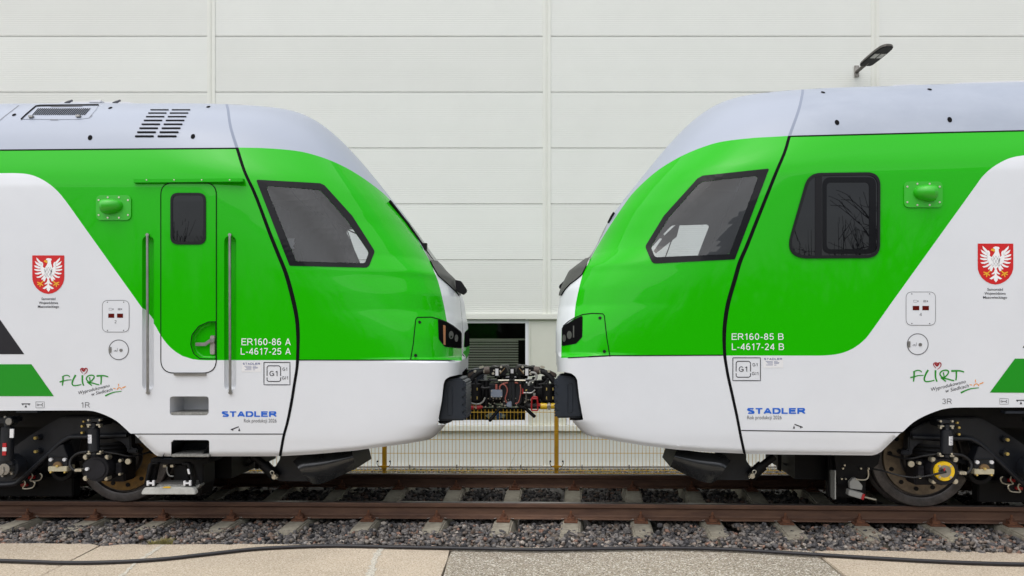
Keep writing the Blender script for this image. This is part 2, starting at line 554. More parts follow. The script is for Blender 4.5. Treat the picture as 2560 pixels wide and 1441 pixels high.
def sd_poly(u, v, poly):
    """Signed distance (negative inside) of many points to a polygon; far points just get a large value."""
    P = np.asarray(poly, float)
    lo, hi = P.min(0) - 30, P.max(0) + 30
    out = np.full(u.shape, 30.0)
    k = np.where((u > lo[0]) & (u < hi[0]) & (v > lo[1]) & (v < hi[1]))[0]
    if len(k) == 0:
        return out
    x, y = u[k], v[k]
    d2 = np.full(x.shape, 1e18)
    ins = np.zeros(x.shape, bool)
    n = len(P)
    for i in range(n):
        ax, ay = P[i]
        bx, by = P[(i + 1) % n]
        ex, ey = bx - ax, by - ay
        wx, wy = x - ax, y - ay
        t = np.clip((wx * ex + wy * ey) / (ex * ex + ey * ey + 1e-12), 0, 1)
        d2 = np.minimum(d2, (wx - ex * t) ** 2 + (wy - ey * t) ** 2)
        c = ((ay > y) != (by > y))
        xi = ax + (y - ay) * ex / (ey if abs(ey) > 1e-12 else 1e-12)
        ins ^= c & (x < xi)
    out[k] = np.where(ins, -np.sqrt(d2), np.sqrt(d2))
    return out

def split(V, T, L, f):
    """Cut a triangle mesh along f = 0.  V carries position+normal, L integer tags per triangle.
    Returns new V, T, L and the per-triangle flag (f < 0)."""
    f = np.where(np.abs(f) < 1e-7, 1e-7, f)
    s = f < 0
    c = s[T].sum(1)
    mixed = (c == 1) | (c == 2)
    keep = ~mixed
    T0, L0, S0 = T[keep], L[keep], s[T[keep][:, 0]] if keep.any() else np.zeros(0, bool)
    Tm, Lm = T[mixed], L[mixed]
    if len(Tm) == 0:
        return V, T, L, S0
    cm = c[mixed]
    lone_sign = cm == 1                                  # the lone vertex is the negative one
    sm = s[Tm]
    lone = np.where(lone_sign[:, None], sm, ~sm).argmax(1)
    r = np.arange(len(Tm))
    A, B, C = Tm[r, lone], Tm[r, (lone + 1) % 3], Tm[r, (lone + 2) % 3]
    E = np.vstack([np.c_[A, B], np.c_[A, C]])
    Es = np.sort(E, 1)
    U, inv = np.unique(Es, axis=0, return_inverse=True)
    inv = inv.ravel()
    t = f[U[:, 0]] / (f[U[:, 0]] - f[U[:, 1]])
    NV = V[U[:, 0]] * (1 - t)[:, None] + V[U[:, 1]] * t[:, None]
    base = len(V)
    k = len(Tm)
    AB, AC = base + inv[:k], base + inv[k:]
    T1 = np.c_[A, AB, AC]
    T2 = np.c_[AB, B, C]
    T3 = np.c_[AB, C, AC]
    V2 = np.vstack([V, NV])
    Tn = np.vstack([T0, T1, T2, T3])
    Ln = np.vstack([L0, Lm, Lm, Lm])
    Sn = np.r_[S0, lone_sign, ~lone_sign, ~lone_sign]
    return V2, Tn, Ln, Sn

def tri_mesh(poly, holes=(), step=0.0):
    """Constrained triangulation of a polygon with holes, with interior points every `step`."""
    pts, edges = [], []
    loops = [list(poly)] + [list(h) for h in holes]
    for lp in loops:
        b = len(pts)
        q = []
        n = len(lp)
        for i in range(n):
            a, c = np.array(lp[i], float), np.array(lp[(i + 1) % n], float)
            k = max(1, int(math.ceil(np.hypot(*(c - a)) / step))) if step > 0 else 1
            q += [a + (c - a) * j / k for j in range(k)]
        pts += [Vector((float(p[0]), float(p[1]))) for p in q]
        m = len(q)
        edges += [(b + i, b + (i + 1) % m) for i in range(m)]
    if step > 0:
        A = np.array(loops[0], float)
        lo, hi = A.min(0), A.max(0)
        gx, gy = np.meshgrid(np.arange(lo[0] + step / 2, hi[0], step), np.arange(lo[1] + step / 2, hi[1], step))
        gx, gy = gx.ravel(), gy.ravel()
        d = sd_poly(gx, gy, loops[0])
        ok = d < -step * .4
        for h in loops[1:]:
            ok &= sd_poly(gx, gy, h) > step * .4
        pts += [Vector((float(a), float(b))) for a, b in zip(gx[ok], gy[ok])]
    r = delaunay_2d_cdt(pts, edges, [], 0, 1e-6)
    P = np.array([tuple(p) for p in r[0]])
    T = np.array([t for t in r[2]], int) if len(r[2]) else np.zeros((0, 3), int)
    if len(T):
        c = P[T].mean(1)
        ok = sd_poly(c[:, 0], c[:, 1], loops[0]) < 0
        for h in loops[1:]:
            ok &= sd_poly(c[:, 0], c[:, 1], h) > 0
        T = T[ok]
    return P, T

_txt = {}
def text_shape(s, bold=0.0):
    """Lettering as flat triangles (built-in font); returned with the height of a capital H as 1."""
    if (s, bold) in _txt:
        return _txt[(s, bold)]
    def one(st):
        cu = bpy.data.curves.new("lettering", 'FONT')
        cu.body = st
        cu.offset = bold
        cu.resolution_u = 3
        cu.fill_mode = 'FRONT'
        ob = bpy.data.objects.new("lettering", cu)
        COL.objects.link(ob)
        dg = bpy.context.evaluated_depsgraph_get()
        dg.update()
        me = bpy.data.meshes.new_from_object(ob.evaluated_get(dg))
        me.calc_loop_triangles()
        P = np.array([tuple(v.co[:2]) for v in me.vertices])
        T = np.array([tuple(t.vertices) for t in me.loop_triangles])
        bpy.data.objects.remove(ob)
        bpy.data.curves.remove(cu)
        bpy.data.meshes.remove(me)
        return P, T
    H, _ = one("H")
    P, T = one(s)
    h = H[:, 1].max()
    P = P / h
    P[:, 0] -= P[:, 0].min()
    _txt[(s, bold)] = (P, T)
    return P, T

def pxw(x, y, Y):
    """Point at depth Y (world) that stands where the photo shows (x, y)."""
    return Vector(((x - CX) / F * Y, Y, CH + (CY - y) / F * Y))
# ================================================================== THE SETTING
def softp(x, w=0.35):
    return w * np.log1p(np.exp(np.clip(x / w, -40, 40)))
def toff(X):                                            # the track bends gently towards the camera on the right
    x = np.asarray(X, float) + .164
    return .018 * softp(-x) - .087 * softp(x)
def tz(X):
    x = np.asarray(X, float) + .164
    return .0110 * softp(x)
TRACK_Y, GAUGE = 8.015, .7535

# ---- ground: one sheet to the horizon, lower beyond the track
def build_ground():
    ys = [-90, -40, -12, -2, 3, 6.2, 7, 9.3, 10.2, 10.9, 12.2, 13.9, 30, 60, 120]
    zs = [-.19, -.19, -.19, -.19, -.26, -.27, -.25, -.25, -.37, -.43, -.62, -.80, -.8, -.8, -.8]
    xs = [-120, -60, -30, -15, -8, -5, -2.5, 0, 2.5, 5, 8, 15, 30, 60, 120]
    V = [(x, y, z) for y, z in zip(ys, zs) for x in xs]
    n = len(xs)
    Fc, mi = [], []
    for j in range(len(ys) - 1):
        for i in range(n - 1):
            Fc.append((j * n + i, j * n + i + 1, (j + 1) * n + i + 1, (j + 1) * n + i))
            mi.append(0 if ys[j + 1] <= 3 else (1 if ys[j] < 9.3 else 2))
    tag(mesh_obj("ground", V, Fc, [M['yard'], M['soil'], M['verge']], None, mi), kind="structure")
build_ground()

# ---- concrete slabs in front of the track
SLAB_Z = -.15
def on_slab(x, y, z=SLAB_Z):
    Y = F * (CH - z) / (y - CY)
    return np.array([(x - CX) / F * Y, Y])
_edge_px = [(-1900, 1350), (0, 1358.5), (250, 1361), (600, 1361.5), (1125, 1366), (1500, 1369), (1800, 1372), (2050, 1376), (2300, 1378), (2560, 1382), (3500, 1392), (4800, 1410)]
EDGE = np.array([on_slab(*p) for p in _edge_px])
def edge_y(X):
    return np.interp(X, EDGE[:, 0], EDGE[:, 1])
def slab(a, b, mt, dz, seed, chip_l=0.0, chip_r=0.0):
    """A slab between two joints; each joint is ((x, y), (x, y)) in photo pixels on the slab plane."""
    r = random.Random(seed)
    def at(j, Y):
        p, q = on_slab(*j[0]), on_slab(*j[1])
        t = (Y - p[1]) / (q[1] - p[1])
        return p[0] + (q[0] - p[0]) * t
    ya = yb = 6.3
    for _ in range(6):
        ya, yb = edge_y(at(a, ya)), edge_y(at(b, yb))
    xa, xb = at(a, ya) + .006, at(b, yb) - .006
    top = []
    n = max(6, int((xb - xa) / .07))
    for i in range(n + 1):
        X = xa + (xb - xa) * i / n
        jag = r.gauss(0, .007) + .008 * math.sin(X * 3.1 + seed)
        if chip_l and X - xa < chip_l: jag -= (chip_l - (X - xa)) * .45
        if chip_r and xb - X < chip_r: jag -= (chip_r - (xb - X)) * .45
        top.append((X, edge_y(X) + jag))
    Y0 = 2.2
    low = []
    for j, off, rev in ((b, -.006, False), (a, .006, True)):
        seg = [(at(j, Y) + off + r.gauss(0, .003), Y) for Y in np.linspace((yb if j is b else ya) - .05, Y0, 14)]
        low.append(seg[::-1] if rev else seg)
    poly = top + low[0] + low[1]
    mb = MB()
    z = SLAB_Z + dz
    mb.prism([(x, y, z) for x, y in poly], [(x, y, z - .2) for x, y in poly])
    o = mb.build("pavement", mt, None, bevel=.006)
    tag(o, kind="structure")
J = [((-1800, 1362), (-2200, 1441)), ((256, 1362), (100, 1441)), ((1126, 1375), (1104, 1441)), ((2040, 1383), (2112, 1441)), ((4300, 1383), (4700, 1441))]
slab(J[0], J[1], M['slab'], .0, 1, 0, .10)
slab(J[1], J[2], M['slab'], .002, 2, .16, 0)
slab(J[2], J[3], M['slab_rough'], -.004, 3)
slab(J[3], J[4], M['slab'], .001, 4, .03, 0)

def mortar(p, q, w, seed):
    r = random.Random(seed)
    a, b = on_slab(*p), on_slab(*q)
    a[1] = edge_y(a[0]) - .03
    b = a + (b - a) * 2.6
    L, R = [], []
    for i in range(60):
        t = i / 59
        x, y = a + (b - a) * t
        x += .012 * math.sin(t * 17 + seed) + r.gauss(0, .004)
        k = w * r.uniform(.35, 1.2)
        L.append((x - k, y)); R.append((x + k, y))
    V = [(x, y, SLAB_Z + .0045) for x, y in L + R]
    tag(mesh_obj("pavement", V, [(i, 60 + i, 61 + i, i + 1) for i in range(59)], M['mortar']), kind="structure")
mortar((388, 1372), (300, 1441), .022, 1)
mortar((948, 1378), (920, 1441), .030, 2)
# ---- rails
def rail(name, side, label):
    prof = [(-.036, -.014), (-.033, -.004), (-.022, 0.0), (.022, 0.0), (.033, -.004), (.036, -.014), (.034, -.041), (.013, -.047), (.0075, -.060),
            (.0075, -.115), (.014, -.126), (.058, -.137), (.0625, -.142), (.0625, -.149), (-.0625, -.149), (-.0625, -.142), (-.058, -.137),
            (-.014, -.126), (-.0075, -.115), (-.0075, -.060), (-.013, -.047), (-.034, -.041)]
    xs = np.linspace(-16, 16, 161)
    k = len(prof)
    V = [(x, TRACK_Y + side * GAUGE + float(toff(x)) + p[0], float(tz(x)) + p[1]) for x in xs for p in prof]
    Fc, mi = [], []
    for i in range(len(xs) - 1):
        for j in range(k):
            Fc.append((i * k + j, i * k + (j + 1) % k, (i + 1) * k + (j + 1) % k, (i + 1) * k + j))
            mi.append(1 if j in (1, 2, 3) else 0)
    o = mesh_obj(name, V, Fc, [M['rail'], M['railtop']], None, mi)
    bm = bmesh.new(); bm.from_mesh(o.data); bmesh.ops.recalc_face_normals(bm, faces=bm.faces); bm.to_mesh(o.data); bm.free()
    tag(o, label, "rail", "rails of the track")
rail("rail", -1, "rusty brown rail nearest the concrete pavement, running the whole width in front of the wheels")
rail("rail", 1, "rusty rail on the far side of the track, nearest the yellow mesh fence")

# ---- sleepers, each with its four fastenings
def fastening_mesh():
    mb = MB()
    mb.box((0, -.105, -.1495), (.125, .115, .014))                      # base plate
    mb.mi = 0
    mb.box((0, -.088, -.130), (.070, .060, .030))                      # clip block
    mb.box((0, -.066, -.116), (.056, .045, .020))
    mb.cyl((0, -.086, -.118), (0, -.086, -.088), .020, n=6)            # nut
    mb.cyl((0, -.086, -.090), (0, -.086, -.060), .011, n=8)            # bolt end
    mb.mi = 1
    for s in (-1, 1):
        mb.box((s * .080, -.066, -.1405), (.034, .012, .007), Matrix.Rotation(s * .22, 3, 'Y'))
    o = mb.build("rail_fastening", [M['rust'], M['nylon']], None, bevel=.003)
    return o
def sleeper_mesh():
    mb = MB()
    st = [(-1.30, -.006), (-1.05, 0), (-.55, 0), (-.25, -.03), (.25, -.03), (.55, 0), (1.05, 0), (1.30, -.006)]
    V = []
    for y, dz in st:
        zt = -.1575 + dz
        V += [(-.135, y, zt - .17), (.135, y, zt - .17), (.085, y, zt), (-.085, y, zt)]
    Fc = []
    for i in range(len(st) - 1):
        for j in range(4):
            Fc.append((i * 4 + j, i * 4 + (j + 1) % 4, (i + 1) * 4 + (j + 1) % 4, (i + 1) * 4 + j))
    Fc += [(3, 2, 1, 0), tuple(range(4 * len(st) - 4, 4 * len(st)))]
    mb.add(V, Fc)
    return mb.build("sleeper", M['sleeper'], None, bevel=.012)
s0, f0 = sleeper_mesh(), fastening_mesh()
f0.parent = s0
ORD = ["first", "second", "third", "fourth", "fifth", "sixth", "seventh", "eighth", "ninth", "tenth", "eleventh", "twelfth", "thirteenth", "fourteenth", "fifteenth"]
where = {0: "at the far left edge under the left bogie", 1: "just left of the left train's wheel", 2: "just right of the left train's wheel",
         3: "below the left train's gap between body and nose", 5: "left of the three sleepers standing clear between the noses", 7: "directly below the couplers",
         8: "right of the couplers between the noses", 13: "below the right train's wheel", 14: "at the far right edge"}
def place_sleeper(o, k):
    X = -.194 + .65 * k
    ang = math.atan(float(toff(X + .05) - toff(X - .05)) / .1)
    o.location = (X, TRACK_Y + float(toff(X)), float(tz(X)))
    o.rotation_euler = (0, -float(tz(X + .05) - tz(X - .05)) / .1, ang)
FAST = [(-GAUGE, 0), (-GAUGE, math.pi), (GAUGE, 0), (GAUGE, math.pi)]
for i, k in enumerate(range(-7, 8)):
    if i == 0:
        s = s0
    else:
        s = s0.copy(); COL.objects.link(s)
    place_sleeper(s, k)
    for q, (fy, fr) in enumerate(FAST):
        if i == 0 and q == 0:
            f = f0
        else:
            f = f0.copy(); COL.objects.link(f)
        f.parent = s
        f.location = (0, fy, 0)
        f.rotation_euler = (0, 0, fr)
    lab = "%s concrete sleeper from the left" % ORD[i]
    lab += ", " + where[i] if i in where else " under the rusty rails"
    tag(s, lab, "sleeper", "concrete sleepers under the rails")

# ---- ballast: crushed stones as real solids, one heap of stuff
def build_ballast():
    temps = []
    r = random.Random(3)
    for t in range(14):
        bm = bmesh.new()
        for _ in range(13):
            p = Vector((r.gauss(0, 1), r.gauss(0, 1), r.gauss(0, 1))).normalized() * r.uniform(.8, 1.1)
            bm.verts.new((p.x * r.uniform(.8, 1.15), p.y * .95, p.z * .72))
        bmesh.ops.convex_hull(bm, input=bm.verts)
        bmesh.ops.delete(bm, geom=[v for v in bm.verts if not v.link_faces], context='VERTS')
        bmesh.ops.triangulate(bm, faces=bm.faces)
        bm.verts.ensure_lookup_table(); bm.verts.index_update()
        temps.append((np.array([tuple(v.co) for v in bm.verts]), np.array([[v.index for v in f.verts] for f in bm.faces])))
        bm.free()
    tints = np.array([(.165, .158, .155), (.235, .222, .21), (.108, .106, .110), (.052, .052, .056), (.26, .235, .215), (.32, .265, .225), (.30, .185, .14), (.22, .16, .125), (.38, .35, .31), (.17, .145, .12)])
    wts = np.array([.19, .17, .16, .10, .10, .09, .05, .04, .05, .05]); wts /= wts.sum()
    Vs, Fs, Cs = [], [], []
    base = 0
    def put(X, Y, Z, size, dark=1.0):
        nonlocal base
        V, T = temps[nrng.integers(len(temps))]
        q = nrng.normal(size=4); q /= np.linalg.norm(q)
        w, x, y, z = q
        R = np.array([[1 - 2 * (y * y + z * z), 2 * (x * y - z * w), 2 * (x * z + y * w)], [2 * (x * y + z * w), 1 - 2 * (x * x + z * z), 2 * (y * z - x * w)], [2 * (x * z - y * w), 2 * (y * z + x * w), 1 - 2 * (x * x + y * y)]])
        if nrng.random() < .6:                                # most stones lie on a flat side
            a = nrng.random() * 6.283
            R = np.array([[math.cos(a), -math.sin(a), .0], [math.sin(a), math.cos(a), 0], [0, 0, 1.]])
        P = V * size * np.array([nrng.uniform(.8, 1.35), 1, 1])
        P = P @ R.T + np.array([X, Y, Z])
        Vs.append(P); Fs.append(T + base); base += len(V)
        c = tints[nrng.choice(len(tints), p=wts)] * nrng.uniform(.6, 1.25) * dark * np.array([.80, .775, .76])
        Cs.append(np.tile(np.r_[c, 1.0], (len(V), 1)))
    def on_sleeper(X):
        k = (X + .194) / .65
        return abs(k - round(k)) * .65
    # the shoulder in front of the near rail
    for x in np.arange(-7.2, 7.2, .0345):
        ye = float(edge_y(x)); yr = TRACK_Y - GAUGE + float(toff(x)) + .02
        for y in np.arange(ye - .005, yr, .0345):
            X, Y = x + nrng.normal() * .011, y + nrng.normal() * .011
            t = (Y - ye) / (yr - ye)
            z = float(tz(X)) - .196 + .010 * math.sin(X * 2.3 + Y * 5) * t + .012 * math.sin(X * 7.1) * t
            d = on_sleeper(X)
            if t > .60 + .07 * math.sin(X * 9) and d < .108 + .02 * math.sin(X * 31): continue
            if t > .9: z -= .02
            if t <= .62 and d < .13: z += .020
            if t < .12: z -= .008
            put(X, Y, z + nrng.normal() * .008, nrng.choice([.017, .023, .029, .036], p=[.25, .37, .26, .12]))
    # between the rails
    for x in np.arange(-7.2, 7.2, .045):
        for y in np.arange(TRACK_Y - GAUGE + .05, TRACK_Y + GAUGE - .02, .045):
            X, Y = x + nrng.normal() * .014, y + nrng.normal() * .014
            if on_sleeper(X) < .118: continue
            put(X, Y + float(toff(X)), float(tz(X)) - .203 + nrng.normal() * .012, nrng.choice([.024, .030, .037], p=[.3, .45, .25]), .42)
    # far shoulder and the verge below the fence
    for _ in range(2600):
        X, Y = nrng.uniform(-5.5, 5.5), nrng.uniform(8.85, 10.4)
        put(X, Y + float(toff(X)) * .6, -.225 - max(0, (Y - 9.3)) * .13 + nrng.normal() * .012, nrng.uniform(.02, .034))
    for _ in range(2600):
        X, Y = nrng.uniform(-6.5, 6.5), nrng.uniform(10.6, 13.4)
        z = np.interp(Y, [10.2, 10.9, 12.2, 13.9], [-.37, -.43, -.62, -.80])
        put(X, Y, z + .006, nrng.uniform(.012, .034))
    V = np.vstack(Vs); T = np.vstack(Fs); Cc = np.vstack(Cs)
    o = mesh_obj("ballast", V, T, M['stone'])
    at = o.data.attributes.new("stone_tint", 'FLOAT_COLOR', 'POINT')
    at.data.foreach_set("color", Cc.astype(np.float32).ravel())
    tag(o, "grey and pinkish crushed stone ballast around the sleepers", "ballast", None, "stuff")
build_ballast()

# ---- black cable across the pavement
def build_cable():
    px = [(-900, 1392), (-260, 1399), (0, 1403.5), (160, 1408.5), (280, 1407), (400, 1400), (520, 1387), (640, 1374), (760, 1368), (860, 1366.5), (1000, 1369.5), (1180, 1373), (1350, 1376), (1500, 1374),
          (1680, 1372), (1830, 1376), (2020, 1387), (2220, 1399), (2400, 1408), (2560, 1412.5), (2800, 1415), (3400, 1412)]
    r = .0145
    P = []
    for x, y in px:
        q = on_slab(x, y, SLAB_Z + r)
        P.append((q[0], q[1], SLAB_Z + r + .004))
    mb = MB()
    mb.tube(P, r, n=14, sub=14)
    o = mb.build("cable", M['hose'], None, smooth=True)
    tag(o, "long black rubber cable snaking across the concrete pavement in the foreground", "cable")
build_cable()

# ---- dry grass tuft at the slab edge, weeds along the wall
def blades(mb, X, Y, z, n, h, spread, r):
    for _ in range(n):
        a = r.random() * 6.283
        bx, by = X + math.cos(a) * spread * r.random(), Y + math.sin(a) * spread * .5 * r.random()
        L = h * r.uniform(.5, 1.15)
        lean = r.uniform(.1, .8)
        dx, dy = math.cos(a) * lean, math.sin(a) * lean
        w = r.uniform(.0012, .0022)
        p = [(bx, by, z), (bx + dx * L * .35, by + dy * L * .35, z + L * .55), (bx + dx * L, by + dy * L, z + L * .9)]
        mb.add([(p[0][0] - w, p[0][1], p[0][2]), (p[0][0] + w, p[0][1], p[0][2]), (p[1][0] + w, p[1][1], p[1][2]), (p[1][0] - w, p[1][1], p[1][2]), p[2]],
               [(0, 1, 2, 3), (3, 2, 4)])
def build_grass():
    r = random.Random(5)
    mb = MB()
    q = on_slab(408, 1357); blades(mb, q[0], q[1] + .02, -.17, 110, .06, .07, r)
    q = on_slab(382, 1356); blades(mb, q[0], q[1] + .01, -.175, 60, .04, .05, r)
    tag(mb.build("grass_tuft", M['grass'], None, fix=False), "small tuft of dry yellow grass between pavement slab and stones below the left wheel", "grass tuft")
    mb = MB()
    for _ in range(420):
        X, Y = r.uniform(-6, 6), r.uniform(10.7, 13.4)
        z = float(np.interp(Y, [10.2, 10.9, 12.2, 13.9], [-.37, -.43, -.62, -.80]))
        blades(mb, X, Y, z, 10, r.choice([.03, .05, .08]), .07, r)
    p = pxw(1264, 1172, 12.0); blades(mb, p.x, p.y, -.6, 1, 1.15, .01, random.Random(2))
    tag(mb.build("weeds", M['grass'], None, fix=False), "low dry weeds and moss along the foot of the wall behind the fence", "weeds", None, "stuff")
build_grass()

# ---- yellow mesh fence
def build_fence():
    FY = 10.8
    zp = lambda y: CH + (CY - y) / F * FY
    root = thing("mesh_fence", "low yellow wire mesh fence with square posts between the far rail and the wall", "fence", Matrix.Translation((-.82, FY, -.43)))
    posts = [pxw(961, 1100, FY).x + (pxw(1391, 1100, FY).x - pxw(961, 1100, FY).x) * k for k in range(-3, 6)]
    for X in posts:
        mb = MB()
        mb.box((X, FY, (-.45 + .545) / 2), (.048, .048, .995))
        mb.box((X, FY, .5475), (.052, .052, .01))
        zz = zp(1166)
        mb.box((X, FY - .03, zz), (.13, .012, .022))
        mb.box((X, FY - .03, zz - .006), (.07, .02, .045))
        p = mb.build("post", M['post'], root, bevel=.003)
        mb = MB()
        for s in (-1, 1):
            mb.tube([(X + s * .062, FY - .04, zz), (X + s * .085, FY - .045, zz + .02), (X + s * .096, FY - .05, zz + .055), (X + s * .088, FY - .05, zz + .075)], .0045, n=6)
            mb.cyl((X + s * .088, FY - .058, zz + .076), (X + s * .088, FY - .042, zz + .076), .013, n=10)
        mb.build("hook", M['black'], p)
    hz = [zp(1031), zp(1099), zp(1133.5), zp(1176), zp(1184)]
    fold = {zp(1176): -.035, zp(1184): 0.0}
    for i in range(len(posts) - 1):
        a, b = posts[i] + .03, posts[i + 1] - .03
        mb = MB()
        def bar(p, q, r):
            mb.cyl(p, q, r, n=5, cap=False)
        for z in hz:
            bar((a, FY + fold.get(z, 0), z), (b, FY + fold.get(z, 0), z), .0044)
        n = int(round((b - a) / .0519))
        for k in range(n + 1):
            x = a + (b - a) * k / n
            bar((x, FY + .004, zp(1024)), (x, FY + .004, zp(1166)), .0034)
            bar((x, FY + .004, zp(1166)), (x, FY - .035, zp(1176)), .0027)
            bar((x, FY - .035, zp(1176)), (x, FY + .004, zp(1187)), .0027)
        mb.build("mesh_panel", M['fence'], root, fix=False)
        mb = MB()
        mb.cyl((a, FY - .012, zp(1167.5)), (b, FY - .012, zp(1167.5)), .0085, n=8)
        for k in (.14, .42, .8):
            mb.box((a + (b - a) * k, FY - .016, zp(1166.5)), (.012, .03, .05))
        mb.build("conduit", M['brownbox'], root)
build_fence()

# ---- warehouse
def build_warehouse():
    WY = 13.70
    zp = lambda y, Y=WY: CH + (CY - y) / F * Y
    xp = lambda x, Y=WY: (x - CX) / F * Y
    root = thing("warehouse", "pale clad warehouse wall with ribbed panels and white framed windows behind the trains", "building", Matrix.Translation((0, WY, -.8)))
    seams = [xp(529) - 6.0 * 2, xp(529) - 6.0, xp(529), xp(1367), xp(2187), xp(2187) + 6.0, xp(2187) + 12.0]
    z0 = zp(790)
    def ribbed(x0, x1, za, zb, pitch=.0371, d=.0014):
        mb = MB()
        prof = [(.0, za), (-.012, za + .006)]
        n = int((zb - za - .02) / pitch)
        p = (zb - za - .02) / n
        z = za + .01
        for k in range(n):
            prof += [(-.012, z + p * .18), (-.012 + d, z + p * .30), (-.012 + d, z + p * .42), (-.012, z + p * .54)]
            z += p
        prof += [(-.012, zb - .006), (0, zb)]
        V = [(x, WY + y, z) for x in (x0, x1) for y, z in prof]
        k = len(prof)
        mb.add(V, [(j, k + j, k + j + 1, j + 1) for j in range(k - 1)])
        return mb
    for b in range(len(seams) - 1):
        for r in range(11):
            za = z0 + r * 1.0015
            ribbed(seams[b] + .004, seams[b + 1] - .004, za + .003, za + 1.0015 - .003).build("wall_panel", M[('wall', 'wall_c', 'wall_b', 'wall')[(b * 5 + r * 3 + (r > 4) * 2) % 4]], root, fix=False)
    mb = MB()
    mb.box((0, WY + .06, 6.0), (40, .1, 14.0))
    mb.build("wall_core", M['seam'], root)
    for x in seams:                                           # vertical cover strips with a raised centre fold
        for za, zb in ((z0 + .001, z0 + 11.0), (zp(1165), zp(1079))):
            mb = MB()
            mb.box((x, WY - .015, (za + zb) / 2), (.146, .006, zb - za))
            mb.box((x - .045, WY - .0205, (za + zb) / 2), (.052, .005, zb - za))
            mb.box((x + .045, WY - .0205, (za + zb) / 2), (.052, .005, zb - za))
            mb.box((x, WY - .0215, (za + zb) / 2), (.008, .007, zb - za))
            if zb > 3:
                for k in range(22):
                    for s in (-1, 1):
                        mb.cyl((x + s * .058, WY - .023, za + .25 + k * .5), (x + s * .058, WY - .0262, za + .25 + k * .5), .007, n=6)
            mb.build("cover_strip", M['trim'], root, bevel=.0015, seg=1)
    mb = MB()                                                 # flashing under the upper cladding
    mb.box((0, WY - .045, (zp(786) + zp(797)) / 2), (36, .05, zp(786) - zp(797)))
    mb.box((0, WY - .062, zp(798)), (36, .022, .012))
    mb.build("flashing", M['trim'], root, bevel=.003)
    # the band with the windows: smooth panels between them
    wins = [(xp(1088), xp(1322)), (xp(1416), xp(1700)), (xp(760), xp(1000)), (xp(420), xp(670)), (xp(1790), xp(2100))]
    zt, zb = zp(798.5), zp(1063)
    edges = sorted([(-18, wins[3][0]), (wins[3][1], wins[2][0]), (wins[2][1], wins[0][0]), (wins[0][1], wins[1][0]), (wins[1][1], wins[4][0]), (wins[4][1], 18)])
    for a, b in edges:
        mb = MB()
        mb.box(((a + b) / 2, WY - .003, (zt + zb) / 2), (b - a - .004, .018, zt - zb))
        if b - a > .4 and b - a < 1.2:
            mb.box((a + .012, WY - .018, (zt + zb) / 2), (.024, .02, zt - zb))
        mb.build("smooth_panel", M['smooth'], root, bevel=.002)
    for i, (a, b) in enumerate(wins):
        if i > 1: continue
        fw = .062
        mb = MB()
        y = WY + .03
        mb.box(((a + b) / 2, y, zt - fw / 2 - .01), (b - a, .06, fw))
        mb.box(((a + b) / 2, y, zb + .042), (b - a, .06, .084))
        for x in (a + fw / 2, b - fw / 2):
            mb.box((x, y, (zt + zb) / 2), (fw, .0605, zt - zb))
        w = mb.build("window", M['pvc'], root, bevel=.006)
        mb = MB()
        mb.box(((a + b) / 2, WY + .035, (zt + zb) / 2), (b - a - 2 * fw + .01, .008, zt - zb - .14))
        mb.build("pane", M['pane'], w)
        mb = MB()
        zc = zp(853)
        while zc > zp(1020):
            mb.box(((a + b) / 2 - .06, WY + .13, zc), (b - a - .26, .034, .004), Matrix.Rotation(.95, 3, 'X'))
            zc -= .046
        mb.box(((a + b) / 2, WY + .16, zp(849)), (b - a - .1, .04, .03))
        mb.build("blind", M['blind'], w)
        mb = MB()
        mb.box(((a + b) / 2, WY + .19, zb + .05), (b - a - .02, .28, .02))
        mb.build("sill", M['smooth'], w)
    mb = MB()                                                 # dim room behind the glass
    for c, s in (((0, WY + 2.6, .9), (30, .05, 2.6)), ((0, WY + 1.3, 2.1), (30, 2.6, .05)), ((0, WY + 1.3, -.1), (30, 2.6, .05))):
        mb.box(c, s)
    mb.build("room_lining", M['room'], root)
    mb = MB()                                                 # projecting band under the windows
    mb.box((0, WY - .035, (zp(1063.5) + zp(1077)) / 2), (36, .09, zp(1063.5) - zp(1077)))
    mb.build("sill_band", M['trim'], root, bevel=.006)
    b = 0
    for b in range(len(seams) - 1):
        ribbed(seams[b] + .004, seams[b + 1] - .004, zp(1165), zp(1078), .039).build("wall_panel", M['wall'], root, fix=False)
    mb = MB()
    mb.box((0, WY - .03, (zp(1165) - .85) / 2), (36, .1, zp(1165) + .85))
    mb.build("plinth", M['plinth'], root, bevel=.008)
    mb = MB()
    mb.box((0, WY + 10, z0 + 11.1), (36, 20.2, .2))
    mb.build("roof", M['trim'], root, bevel=.01)
build_warehouse()
# the wall core must not stand in the windows: it only backs the cladding
bpy.data.objects["wall_core"].data.clear_geometry()
def _core():
    o = bpy.data.objects["wall_core"]
    WY = 13.70
    R = np.array(ROOT[o.name].inverted())
    V, Fc = [], []
    for za, zb in ((CH + (CY - 797) / F * WY, 12.9), (-.85, CH + (CY - 1064) / F * WY)):
        mb = MB(); mb.box((0, WY + .055, (za + zb) / 2), (36, .1, zb - za))
        k = len(V); V += mb.v; Fc += [tuple(i + k for i in f) for f in mb.f]
    W = np.array(V) @ R[:3, :3].T + R[:3, 3]
    o.data.from_pydata([tuple(v) for v in W], [], Fc)
    o.data.update()
_core()

